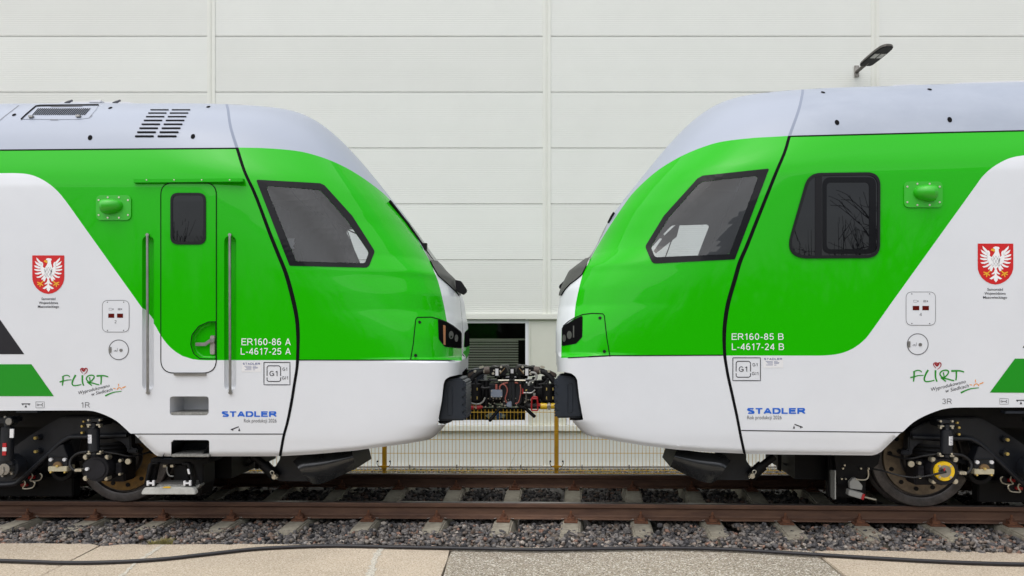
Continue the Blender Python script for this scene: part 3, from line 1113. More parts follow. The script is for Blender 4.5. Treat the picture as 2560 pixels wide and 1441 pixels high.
def build_bag():
    r = random.Random(8)
    p0 = pxw(1240, 1040, 13.86)
    bm = bmesh.new()
    bmesh.ops.create_icosphere(bm, subdivisions=3, radius=1)
    V = []
    for v in bm.verts:
        n = v.co.copy()
        k = 1 + .22 * math.sin(n.x * 9 + 1) * math.sin(n.y * 8) + .18 * math.sin(n.z * 13 + n.x * 4)
        V.append((p0.x + n.x * .17 * k, p0.y + n.y * .06 * k, p0.z + n.z * .055 * k))
    Fc = [[v.index for v in f.verts] for f in bm.faces]
    cen = [sum(V[i][0] for i in f) / 3 for f in Fc]
    bm.free()
    mi = [1 if abs(c - p0.x - .055) < .04 else 0 for c in cen]
    o = mesh_obj("plastic_bag", V, Fc, [M['bag'], M['bagblue']], None, mi)
    tag(o, "crumpled pale plastic bag with a blue print on the window sill", "bag")
build_bag()

# ---- lamp on the wall
def build_lamp():
    X, WY = (2141 - CX) / F * 13.68, 13.68
    z = CH + (CY - 181) / F * 13.68
    root = thing("wall_lamp", "grey flat-headed lamp on a short arm high on the wall above the right train", "lamp", Matrix.Translation((X, WY, z)))
    mb = MB()
    mb.box((X, WY - .012, z + .015), (.085, .016, .20))
    for dx in (-.028, .028):
        for dz in (-.065, .095):
            mb.cyl((X + dx, WY - .018, z + dz), (X + dx, WY - .034, z + dz), .010, n=6)
    mb.build("bracket", M['galv'], root, bevel=.003)
    mb = MB()
    mb.cyl((X, WY - .02, z), (X, WY - .62, z + .012), .030, n=16)
    mb.build("arm", M['lampgrey'], root, smooth=True)
    mb = MB()
    st = [(-.36, .095, .040), (-.42, .118, .060), (-.60, .124, .075), (-.95, .122, .080), (-1.12, .112, .072), (-1.20, .088, .056), (-1.235, .050, .0345)]
    V = []
    for y, w, h in st:
        for t in range(9):
            a = math.pi * t / 8
            V.append((X + math.cos(a) * w, WY + y, z - .006 + math.sin(a) ** .6 * h))
    Fc = [(i * 9 + j, i * 9 + j + 1, (i + 1) * 9 + j + 1, (i + 1) * 9 + j) for i in range(len(st) - 1) for j in range(8)]
    Fc += [tuple(range(9)), tuple(range((len(st) - 1) * 9, len(st) * 9))]
    mb.add(V, Fc)
    h = mb.build("head", M['lampgrey'], root, smooth=True)
    mb = MB()
    out = [(X + sx * w, WY + y) for sx, seq in ((1, st), (-1, st[::-1])) for y, w, _ in seq]
    out = [(x - (x - X) * .06, y) for x, y in out]
    mb.prism([(x, y, z - .020) for x, y in out], [(x, y, z - .004) for x, y in out])
    mb.build("underside", M['lampdark'], h, bevel=.003)
    mb = MB()
    for s in (-1, 1):
        mb.box((X + s * .052, WY - .85, z - .0225), (.086, .20, .008))
    mb.build("lens", M['led'], h, bevel=.003)
build_lamp()

# ---- bare trees across the yard, behind the photographer (they show as reflections)
def build_treeline():
    r = random.Random(21)
    mb = MB()
    def limb(p, d, L, rad, depth):
        k = 3
        q = p
        for i in range(k):
            d2 = (d + Vector((r.gauss(0, .13), r.gauss(0, .13), r.gauss(.03, .1)))).normalized()
            e = q + d2 * (L / k)
            mb.cyl(q, e, rad * (1 - .25 * i / k), rad * (1 - .25 * (i + 1) / k), n=5 if depth < 2 else 3, cap=False)
            q, d = e, d2
            if depth < 5:
                for _ in range(1):
                    a = r.uniform(.35, .9)
                    ax = Vector((r.gauss(0, 1), r.gauss(0, 1), r.gauss(0, .5))).normalized()
                    limb(q, (Matrix.Rotation(a, 3, ax) @ d).normalized(), L * r.uniform(.58, .80), rad * .58, depth + 1)
    for i in range(22):
        x = -20 + i * 1.9 + r.gauss(0, .7)
        y = -11 + r.gauss(0, 2.0)
        limb(Vector((x, y, -.2)), Vector((r.gauss(0, .06), r.gauss(0, .06), 1)).normalized(), r.uniform(1.8, 2.9), r.uniform(.10, .17), 0)
    for i in range(1100):                                      # hedge of brush at their feet
        x, y = r.uniform(-26, 26), -13 + r.gauss(0, 1.5)
        for _ in range(5):
            d = Vector((r.gauss(0, .3), r.gauss(0, .3), 1)).normalized()
            L = r.choice([1.2, 2.0, 2.8, 3.4, 4.2]) * r.uniform(.8, 1.1)
            mb.cyl((x, y, -.2), Vector((x, y, -.2)) + d * L, .05, .014, n=3, cap=False)
    for i in range(18):                                       # clumps of tall thin brush
        cx = -22 + i * 2.5 + r.gauss(0, .8)
        for _ in range(70):
            x, y = cx + r.gauss(0, .5), -10.5 + r.gauss(0, .8)
            d = Vector((r.gauss(0, .22), r.gauss(0, .22), 1)).normalized()
            L = r.uniform(2.2, 5.6)
            q = Vector((x, y, -.2))
            mb.cyl(q, q + d * L, .022, .006, n=3, cap=False)
            for _ in range(3):
                s0 = q + d * L * r.uniform(.4, .9)
                d2 = (d + Vector((r.gauss(0, .5), r.gauss(0, .5), .1))).normalized()
                mb.cyl(s0, s0 + d2 * r.uniform(.4, 1.1), .011, .004, n=3, cap=False)
    tag(mb.build("treeline", M['bark'], None, fix=False), "bare winter trees and brush across the yard, mirrored in the train windows", "trees", None, "stuff")
build_treeline()
# ================================================================== THE TRAINS
_SEC = [(1.385, .50), (1.40, .62), (1.41, .80), (1.41, 1.4), (1.41, 2.2), (1.41, 2.80), (1.403, 2.93), (1.375, 3.05), (1.31, 3.22)]
_SEC += [(w, 3.22 + .72 * h) for w, h in ((1.215, .30), (1.07, .57), (.87, .79), (.66, .91), (.36, .98), (0, 1.0))]
_TIP = [(.5, -.92), (.6, -.80), (.68, -.69), (.8, -.588), (1.0, -.505), (1.2, -.49), (1.36, -.487), (1.372, -.515), (1.58, -.51), (1.75, -.52), (1.96, -.54), (2.16, -.605), (2.3, -.755), (2.47, -.872), (2.7, -1.025), (2.9, -1.175)]
def _tip_curve():
    t = np.linspace(0, 1, 200)[:, None]
    P0 = np.array([-1.413, 3.2]); P1 = P0 + .734 * np.array([-.62, .785]); P3 = np.array([-2.548, 3.94]); P2 = P3 + np.array([.454, 0])
    B = (1 - t) ** 3 * P0 + 3 * (1 - t) ** 2 * t * P1 + 3 * (1 - t) * t * t * P2 + t ** 3 * P3
    low = np.array(_TIP)
    return np.r_[low[:, 0], B[:, 1]], np.r_[low[:, 1], B[:, 0]]
TIPZ, TIPA = _tip_curve()
def tip_at(z): return np.interp(z, TIPZ, TIPA)
def nexp(z): return np.interp(z, [.5, .8, 1.36, 1.372, 1.55, 1.8, 2.1, 2.6, 3.9], [9, 13, 13, 7, 6, 4.2, 3.4, 3.0, 2.6])

class Train:
    def __init__(s, side, label):
        s.side = side
        if side == 'L':
            a = .018; s.f = np.array([math.cos(a), -math.sin(a), 0]); s.off = -.018; s.O = np.array([-.164, 8.015, 0.])
        else:
            a = .087; s.f = np.array([-math.cos(a), math.sin(a), 0]); s.off = .032; s.O = np.array([-.164, 8.015, .045])
        s.n = np.array([math.sin(a), math.cos(a), 0.])
        ex = s.f if side == 'L' else -s.f
        base = s.O + s.f * -3.0
        s.root = thing("train", label, "train", Matrix(((ex[0], s.n[0], 0, base[0]), (ex[1], s.n[1], 0, base[1]), (0, 0, 1, base[2]), (0, 0, 0, 1))), "two trains coupled nose to nose")
        s.grid()
    def can(s, a, y, z):
        return s.O + a * s.f + y * s.n + np.array([0, 0, z])
    def world(s, C):
        C = np.asarray(C, float)
        return s.O + C[:, :1] * s.f + C[:, 1:2] * s.n + C[:, 2:3] * np.array([0, 0, 1.])
    def project(s, C):
        W = s.world(np.c_[C[:, 0], -np.abs(C[:, 1]), C[:, 2]])
        return CX + F * W[:, 0] / W[:, 1], CY - F * (W[:, 2] - CH) / W[:, 1]
    def at(s, x, y, yc):
        """Point of the photo pixel (x, y) on this train's lengthwise plane at lateral position yc."""
        d = np.array([(x - CX) / F, 1.0, (CY - y) / F])
        o = np.array([0, 0, CH])
        t = (yc - (o - s.O) @ s.n) / (d @ s.n)
        return Vector(o + d * t)
    def grid(s):
        P = crom(np.array(_SEC), 20)
        P = P[np.argsort(P[:, 1], kind='stable')]
        d = np.r_[0, np.cumsum(np.hypot(*np.diff(P, axis=0).T))]
        ds = .0185
        k = np.linspace(0, d[-1], int(d[-1] / ds))
        W, Z = np.interp(k, d, P[:, 0]), np.interp(k, d, P[:, 1])
        W[-1] = 0
        A0 = -6.4
        tip = tip_at(Z) + s.off + (.012 if s.side == 'L' else -.055) * np.exp(-((Z - 2.35) / .2) ** 2)
        L = np.interp(Z, [.5, 2, 3.0, 3.9], [1.5, 1.6, 1.8, 2.2])
        ne = nexp(Z)
        nc = int((6.4 - .5 + 1.4) / ds)
        G = np.zeros((len(Z), nc, 3))
        th = np.linspace(0, math.pi / 2, 500)
        for j in range(len(Z)):
            t = np.sin(th) ** (2 / ne[j]); w = np.cos(th) ** (2 / ne[j])
            w[-1] = 0
            a = np.r_[A0, np.linspace(A0 + .01, tip[j] - L[j] - .01, 60), tip[j] - L[j] + L[j] * t]
            ww = np.r_[W[j], np.full(60, W[j]), W[j] * w]
            dd = np.r_[0, np.cumsum(np.hypot(np.diff(a), np.diff(ww)))]
            q = np.linspace(0, dd[-1], nc)
            G[j, :, 0] = np.interp(q, dd, a); G[j, :, 1] = -np.interp(q, dd, ww); G[j, :, 2] = Z[j]
        up = np.clip((G[..., 2] - 3.22) / .72, 0, 1)
        G[..., 2] -= up * .04 * np.clip((-G[..., 0] - 2.3) / 1.2, 0, 1)
        k = -.061 if s.side == 'L' else .058                # the front skirt stands slightly skewed to the car
        front = np.clip((G[..., 0] + 1.5) / .8, 0, 1) * (G[..., 2] < 1.366)
        s.skew = k
        G[..., 0] += k * G[..., 1] * front
        s.G = G
        nz, nc, _ = G.shape
        i = np.arange(nz * nc).reshape(nz, nc)
        q = np.stack([i[:-1, :-1], i[:-1, 1:], i[1:, 1:], i[1:, :-1]], -1).reshape(-1, 4)
        s.Tn = np.vstack([q[:, [0, 1, 2]], q[:, [0, 2, 3]]])
        s.Cn = G.reshape(-1, 3)
        Ww = s.world(s.Cn)
        s.bvh = BVHTree.FromPolygons([tuple(p) for p in Ww], [tuple(map(int, t)) for t in s.Tn])
    # ---- shell
    def shell_init(s, bottom_px):
        C = s.Cn.copy()
        u, v = s.project(C)
        B = np.array(sorted(bottom_px))
        h = np.interp(u, B[:, 0], B[:, 1]) - v                # the lower edges roll inwards
        t = np.clip(1 - h / 11.0, 0, 1)
        low = np.interp(u, B[:, 0], B[:, 1]) > 1095
        C[:, 1] += np.where(low, .030 * t ** 2.0, 0)
        C[:, 1] = np.minimum(C[:, 1], 0)
        nz, nc, _ = s.G.shape
        Gd = C.reshape(nz, nc, 3)
        sub = Gd[::2, ::2].copy()
        fr = np.clip((sub[..., 0] + 1.5) / .8, 0, 1) * (sub[..., 2] < 1.366)
        sub[..., 0] -= 2 * s.skew * sub[..., 1] * fr
        fi = np.arange(sub.shape[0] * sub.shape[1]).reshape(sub.shape[:2])
        q = np.stack([fi[:-1, :-1], fi[:-1, 1:], fi[1:, 1:], fi[1:, :-1]], -1).reshape(-1, 4)
        Tf = np.vstack([q[:, [0, 2, 1]], q[:, [0, 3, 2]]])
        Cf = sub.reshape(-1, 3) * np.array([1, -1, 1])
        def norms(Cc, T):
            e1, e2 = Cc[T[:, 1]] - Cc[T[:, 0]], Cc[T[:, 2]] - Cc[T[:, 0]]
            fn = np.cross(e1, e2)
            N = np.zeros_like(Cc)
            for k in range(3):
                np.add.at(N, T[:, k], fn)
            return N
        Nn, Nf = norms(C, s.Tn), norms(Cf, Tf)
        # outward sense
        ref = np.c_[0 * C[:, 0], C[:, 1], C[:, 2] - 2.0]
        if (Nn * ref).sum() < 0: Nn *= -1
        ref = np.c_[0 * Cf[:, 0], Cf[:, 1], Cf[:, 2] - 2.0]
        if (Nf * ref).sum() < 0: Nf *= -1
        Nn[np.abs(C[:, 1]) < 1e-6, 1] = 0
        Nf[np.abs(Cf[:, 1]) < 1e-6, 1] = 0
        V = np.vstack([np.c_[C, Nn], np.c_[Cf, Nf]])
        T = np.vstack([s.Tn, Tf + len(C)])
        V[:, 3:] /= (np.linalg.norm(V[:, 3:], axis=1, keepdims=True) + 1e-12)
        ok = np.linalg.norm(np.cross(V[T[:, 1], :3] - V[T[:, 0], :3], V[T[:, 2], :3] - V[T[:, 0], :3]), axis=1) > 1e-9
        far = np.r_[np.zeros(len(s.Tn), int), np.ones(len(Tf), int)]
        s.V, s.T, s.L = V, T[ok], far[ok][:, None]
        # wind the triangles to the normals
        fn = np.cross(V[s.T[:, 1], :3] - V[s.T[:, 0], :3], V[s.T[:, 2], :3] - V[s.T[:, 0], :3])
        bad = (fn * V[s.T[:, 0], 3:]).sum(1) < 0
        s.T[bad] = s.T[bad][:, [0, 2, 1]]
    def cut(s, poly=None, field=None, near=False):
        C = s.V[:, :3]
        if field is not None:
            f = field(C)
        else:
            u, v = s.project(C)
            f = sd_poly(u, v, poly)
        if near:
            f = np.where(C[:, 1] > .02, 30.0, f)
        V, T, L, S = split(s.V, s.T, s.L, f)
        s.V, s.T = V, T
        s.L = np.c_[L, S.astype(int)]
        return s.L.shape[1] - 1
    def piece(s, name, mask, mats, midx=None, parent=None, offset=0.0):
        T = s.T[mask]
        if len(T) == 0:
            return None
        idx, inv = np.unique(T, return_inverse=True)
        V = s.V[idx]
        W = s.world(V[:, :3])
        N = V[:, 3:4] * s.f + V[:, 4:5] * s.n + V[:, 5:6] * np.array([0, 0, 1.])
        N /= np.linalg.norm(N, axis=1, keepdims=True) + 1e-12
        W = W + N * offset
        Tt = inv.reshape(-1, 3)
        if s.side == 'R':
            Tt = Tt[:, [0, 2, 1]]
        return mesh_obj(name, W, Tt, mats, parent or s.root, midx[mask] if midx is not None else None, normals=N)
    # ---- laying things on the surface
    def hit(s, x, y):
        d = Vector(((x - CX) / F, 1.0, (CY - y) / F)).normalized()
        loc, nor, i, dist = s.bvh.ray_cast(Vector((0, 0, CH)), d, 60)
        if loc is None:
            p = s.at(x, y, -1.2)
            loc, nor, i, dist = s.bvh.find_nearest(p)
        if nor.dot(d) > 0:
            nor = -nor
        return loc, nor
    def lay_pts(s, P, off):
        W = []
        for x, y in P:
            l, n = s.hit(float(x), float(y))
            W.append(l + n * off)
        return W
    def lay(s, name, shapes, mats, off=.002, parent=None, step=0.0, wall=False, mids=None):
        """Lay flat shapes on the body.  shapes: polygons, (outer, holes) pairs or ready (P, T) triangle sets."""
        V, Fc, mi = [], [], []
        for q, sh in enumerate(shapes):
            if isinstance(sh, tuple) and len(sh) == 2 and isinstance(sh[1], np.ndarray) and sh[1].dtype.kind == 'i':
                P, T = sh
            elif isinstance(sh, tuple) and len(sh) == 2 and isinstance(sh[1], list) and len(sh[1]) and isinstance(sh[1][0], (list, np.ndarray)):
                P, T = tri_mesh(sh[0], sh[1], step)
            else:
                P, T = tri_mesh(sh, (), step)
            if len(T) == 0:
                continue
            b = len(V)
            W = s.lay_pts(P, off)
            V += W
            for t in T:
                a, c, d = (W[i] for i in t)
                nrm = (c - a).cross(d - a)
                t = tuple(t) if nrm.dot(Vector((0, 0, CH)) - a) > 0 else (t[0], t[2], t[1])
                Fc.append(tuple(b + int(i) for i in t)); mi.append(mids[q] if mids else 0)
            if wall:
                E = {}
                for t in T:
                    for i in range(3):
                        e = (int(t[i]), int(t[(i + 1) % 3]))
                        k = tuple(sorted(e)); E[k] = E.get(k, 0) + 1
                bd = [k for k, c in E.items() if c == 1]
                ids = sorted(set(i for k in bd for i in k))
                low = {}
                for i in ids:
                    l, n = s.hit(float(P[i][0]), float(P[i][1]))
                    low[i] = len(V); V.append(l - n * .004)
                for i, j in bd:
                    Fc.append((b + i, b + j, low[j], low[i])); mi.append(mids[q] if mids else 0)
        o = mesh_obj(name, V, Fc, mats, parent or s.root, mi)
        if wall:
            bm = bmesh.new(); bm.from_mesh(o.data)
            bmesh.ops.recalc_face_normals(bm, faces=bm.faces)
            bm.to_mesh(o.data); bm.free()
        return o
    def ribbon(s, name, lines, mats, off=.0022, parent=None, closed=False, step=7.0):
        """Lines drawn on the body: each is (points, width in photo pixels)."""
        V, Fc = [], []
        for pts, w in lines:
            P = [np.array(p, float) for p in pts]
            if closed: P.append(P[0])
            Q = []
            for i in range(len(P) - 1):
                k = max(1, int(np.hypot(*(P[i + 1] - P[i])) / step))
                Q += [P[i] + (P[i + 1] - P[i]) * j / k for j in range(k)]
            if not closed: Q.append(P[-1])
            n = len(Q)
            b = len(V)
            for i in range(n):
                a = Q[(i - 1) % n] if closed or i > 0 else Q[i]
                c = Q[(i + 1) % n] if closed or i < n - 1 else Q[i]
                d = c - a; d = d / (np.hypot(*d) + 1e-9)
                m = np.array([-d[1], d[0]]) * w / 2
                for sg in (-1, 1):
                    l, nn = s.hit(*(Q[i] + m * sg)); V.append(l + nn * off)
            for i in range(n if closed else n - 1):
                j = (i + 1) % n
                Fc.append((b + 2 * i, b + 2 * j, b + 2 * j + 1, b + 2 * i + 1))
        o = mesh_obj(name, V, Fc, mats, parent or s.root)
        return o
    def brush(s, pts, w0, w1=None, sub=6):
        L, R = stroke(pts, w0, w1, sub)
        n = len(L)
        P = np.vstack([L, R])
        T = np.array([t for i in range(n - 1) for t in ((i, i + 1, n + i + 1), (i, n + i + 1, n + i))], int)
        return (P, T)
    def text(s, st, x0, x1, ybase, ycap, bold=0.0, center=False, rot=0.0, shear=0.0):
        P, T = text_shape(st, bold)
        P = P.copy()
        wd = P[:, 0].max()
        sx = (x1 - x0) / wd
        sy = (ybase - ycap)
        P[:, 0] = P[:, 0] + P[:, 1] * shear
        X, Y = P[:, 0] * sx, -P[:, 1] * sy
        c, q = math.cos(rot), math.sin(rot)
        return (np.c_[x0 + X * c - Y * q, ybase + X * q + Y * c], T)
    def recess(s, name, rows, mats, parent=None, cap=True):
        """Lining of a hole: rows of (outline, depth) with equal point counts, closed by a floor."""
        n = len(rows[0][0])
        V = []
        for o, dep in rows:
            for p in o:
                l, nn = s.hit(*p)
                V.append(l + Vector(s.n) * dep)
        m = len(rows)
        Fc = [(r * n + i, r * n + (i + 1) % n, (r + 1) * n + (i + 1) % n, (r + 1) * n + i) for r in range(m - 1) for i in range(n)]
        if cap:
            Fc.append(tuple(range((m - 1) * n, m * n)))
        mb = MB(); mb.add(V, Fc)
        ob = mb.build(name, mats, parent or s.root)
        fl = max(ob.data.polygons, key=lambda f: f.area) if cap else None
        if fl is not None and (ROOT[ob.name].to_3x3() @ fl.normal).dot(Vector(s.n)) > 0:
            ob.data.flip_normals()
        return ob
    def painted(s, name, P, T, field_poly, mats, off, parent=None):
        """A laid panel whose two colours meet along the edge of field_poly."""
        V = np.c_[P, np.zeros((len(P), 4))]
        L = np.zeros((len(T), 1), int)
        V, T, L, S = split(V, T, L, sd_poly(V[:, 0].copy(), V[:, 1].copy(), field_poly))
        k = S.astype(bool)
        return s.lay(name, [(V[:, :2], T[~k].astype(int)), (V[:, :2], T[k].astype(int))], mats, off, parent, mids=[0, 1])
    def groove(s, name, x0, y0, x1, y1, depth, field_poly, mats, parent=None):
        """Rounded trough pressed into the side."""
        o = rrect(x0, y0, x1, y1, (x1 - x0) / 2 - .5, 8)
        xs = np.linspace(x0, x1, 15); ys = np.arange(y0, y1 + 3, 4.0)
        gx, gy = np.meshgrid(xs, ys)
        sd = sd_poly(gx.ravel(), gy.ravel(), o)
        t = np.clip(-sd / 9.0, 0, 1)
        dep = depth * np.sqrt(np.clip(1 - (1 - t) ** 2, 0, 1)) + .001
        k = np.arange(gx.size).reshape(gx.shape)
        q = np.stack([k[:-1, :-1], k[:-1, 1:], k[1:, 1:], k[1:, :-1]], -1).reshape(-1, 4)
        T = np.vstack([q[:, [0, 1, 2]], q[:, [0, 2, 3]]])
        V = np.c_[gx.ravel(), gy.ravel(), dep, np.zeros((gx.size, 3))]
        V, T, L, S = split(V, T, np.zeros((len(T), 1), int), sd_poly(V[:, 0].copy(), V[:, 1].copy(), field_poly))
        W = []
        for x, y, d in V[:, :3]:
            l, nn = s.hit(x, y); W.append(l + Vector(s.n) * d)
        ob = mesh_obj(name, W, T, mats, parent or s.root, S.astype(int), smooth=True)
        bm = bmesh.new(); bm.from_mesh(ob.data); bmesh.ops.recalc_face_normals(bm, faces=bm.faces)
        ff = max(bm.faces, key=lambda f: f.calc_area())
        if (ob.matrix_world.to_3x3() @ ff.normal).dot(Vector(s.n)) > 0: bmesh.ops.reverse_faces(bm, faces=bm.faces)
        bm.to_mesh(ob.data); bm.free()
        return ob, o
    def ext(s, mb, poly, yc, thick):
        fr = [s.at(x, y, yc) for x, y in poly]
        bk = [p + Vector(s.n) * thick for p in fr]
        mb.prism(fr, bk)
    def cbox(s, mb, a0, a1, y0, y1, z0, z1):
        c = Vector(s.can((a0 + a1) / 2, (y0 + y1) / 2, (z0 + z1) / 2))
        R = Matrix((tuple(s.f), tuple(s.n), (0, 0, 1))).transposed()
        mb.box(c, (abs(a1 - a0), abs(y1 - y0), abs(z1 - z0)), R)
    def mirror(s, V):
        V = np.asarray([tuple(p) for p in V], float)
        d = (V - s.O) @ s.n
        return V - 2 * d[:, None] * s.n
    def cylpx(s, mb, x, y, yc, r, length, n=20, r1=None):
        """Round boss facing the camera side, its face at yc."""
        p = s.at(x, y, yc)
        mb.cyl(p + Vector(s.n) * length, p, r, r1, n)

def band(center):
    """Polygon around a centre line of (x, y, half width)."""
    P = crom(np.array([c[:2] for c in center], float), 6)
    w = np.maximum(3.4, .80 * np.interp(np.linspace(0, 1, len(P)), np.linspace(0, 1, len(center)), [c[2] for c in center]))
    return [(p[0] - k, p[1]) for p, k in zip(P, w)] + [(p[0] + k, p[1]) for p, k in zip(P[::-1], w[::-1])], P

# ---------------------------------------------------------------- what the photograph shows of each train (photo pixels)
DL = dict(
    seam=[(566.5, 200, 3), (567, 258, 3), (570, 275, 4), (577, 320, 4.5), (593, 372, 5), (611, 428, 5), (635, 480, 5.5), (653, 526, 5.5), (675, 585, 6), (695, 635, 6.5), (715, 685, 6.8), (732, 747, 7), (742, 797, 6.5), (745, 840, 6), (744.5, 885, 5), (742.5, 920, 4.5), (737, 955, 4.5), (729, 1005, 4.5), (719, 1055, 4.3), (710, 1088, 4.2), (704, 1120, 3.2), (700, 1150, 3.0), (695, 1260, 3)],
    nose_side=[(1400, 1260), (1400, 200)],
    lower=[(600, 900.5), (745, 900.5), (1000, 901), (1137, 902), (1300, 903), (1300, 1300), (600, 1300)],
    grey=[(500, 100), (500, 367), (597, 369.3), (665, 371), (740, 377.5), (790, 389), (840, 407.5), (890, 434), (940, 469), (977, 502), (1015, 552), (1040, 592), (1056, 620), (1074, 652), (1300, 652), (1300, 100)],
    front=[(1070, 640), (1076, 655), (1084, 676), (1097, 710), (1110, 765), (1117, 804), (1150, 828), (1154, 836), (1155, 902), (1300, 902), (1300, 640)],
    screen=[(982, 496), (1000, 524), (1020, 556), (1040, 590), (1058, 620), (1074, 652), (1081, 668), (1094, 690), (1140, 706), (1300, 706), (1300, 430), (960, 430)],
    visor=[(1074, 652), (1081, 667), (1094, 690), (1118, 711), (1140, 731), (1155, 752), (1300, 752), (1300, 640), (1100, 655)],
    glass=[(664, 465, 9), (798, 476, 8), (808, 484, 8), (868, 553, 20), (922, 632, 12), (912, 659, 8), (741, 654, 4)],
    frame=[(640, 450, 4), (800, 459, 8), (811, 464, 8), (880, 540, 20), (937, 629, 12), (921, 670, 14), (724, 665, 3)],
    panel=[(1026, 901), (1033, 860), (1039, 800), (1043, 794), (1078, 793.5), (1098, 799), (1117, 806), (1132, 815), (1150, 829)],
    lens=[(1095, 800, 2), (1117, 806, 3), (1150, 829, 6), (1153, 834, 2), (1153, 871, 3), (1112, 867, 10), (1097, 848, 10)],
    lens_amber=[(1107, 813, 0), (1113, 815, 0), (1113, 863, 0), (1108, 862, 0)],
    screws=[(1049, 806), (1039, 889)],
    pad_hole=[(1093, 1062), (1104, 1005), (1109, 960), (1113, 949), (1125, 942), (1148, 937), (1320, 930), (1320, 1056), (1128, 1056), (1114, 1062)],
    pad=[(1111, 956), (1119, 949), (1150, 946), (1160, 949), (1161, 958), (1170, 966), (1160, 974), (1170, 986), (1160, 994), (1170, 1005), (1160, 1013), (1170, 1024), (1160, 1032), (1169, 1043), (1162, 1052), (1095, 1053), (1104, 1005)],
    pad_lip=[(1094, 1053.5), (1099, 1060), (1113, 1061), (1126, 1056), (1130, 1053.5)], slot=(1119, 966, 1131, 1038),
    bottom=[(-2500, 1027), (0, 1027), (200, 1026.5), (222, 1027), (240, 1030), (265, 1039), (290, 1052), (310, 1069), (327, 1085), (336, 1086), (362, 1113), (389, 1138), (394, 1140.5), (402, 1141.5), (697, 1141), (790, 1135.5), (890, 1126.5), (965, 1116.5), (1015, 1110), (1065, 1101), (1095, 1093), (1106, 1085), (1118, 1066), (1128, 1050), (1320, 1040)],
    roofline=[(-2500, 392), (0, 376), (300, 373.5), (590, 371.5)],
    swoosh=[(-2500, 433.5), (0, 433.5), (42, 433.5), (75, 437), (105, 449), (135, 470), (162, 500), (205, 560), (355, 770), (385, 810), (404, 842), (425, 868), (450, 887), (475, 897), (505, 900.8), (560, 901), (800, 901), (800, 1300), (-2500, 1300)],
    skirt=[(-2500, 1085.5), (336, 1085.5), (712, 1085.5), (800, 1085.5), (800, 1300), (-2500, 1300)], skirt_line=[(328, 1085.5), (709, 1085.5)],
    cam_plate=(242, 489, 329, 551), cam_dir=1,
    crest=(81, 639, 161, 735.5), crest_text=((121.5, 750.5, 35), (121.5, 760.5, 48), (121.5, 770, 53)),
    access=(256, 751.5, 323, 830.5), digit='2', hatch=(297, 875, 24.5),
    flirt=(149.5, 937.5, 1.0, 1.0), axle='1R', axle_at=(202.5, 225, 1019.5, 1006),
    number=(('ER160-86 A', 604, 727, 863.5, 846.5), ('L-4617-25 A', 602, 727, 887, 870.5)),
    maker=(555, 691.5, 1042.5, 1028.7), year=(610, 691.5, 1056.5, 1047.5),
    gauge=(660, 906.5, 725, 962.5), sticker=(605, 906, 653, 930), lift=(577, 1066, 601, 1078, 1), wrench=(90, 1005, 111, 1020), balance=(54, 1009, 76, 1019),
    stripes=[(0, [(-500, 799), (0, 799), (61, 886), (-500, 886)]), (1, [(-500, 911), (79, 911), (135, 991), (-500, 991)])],
)
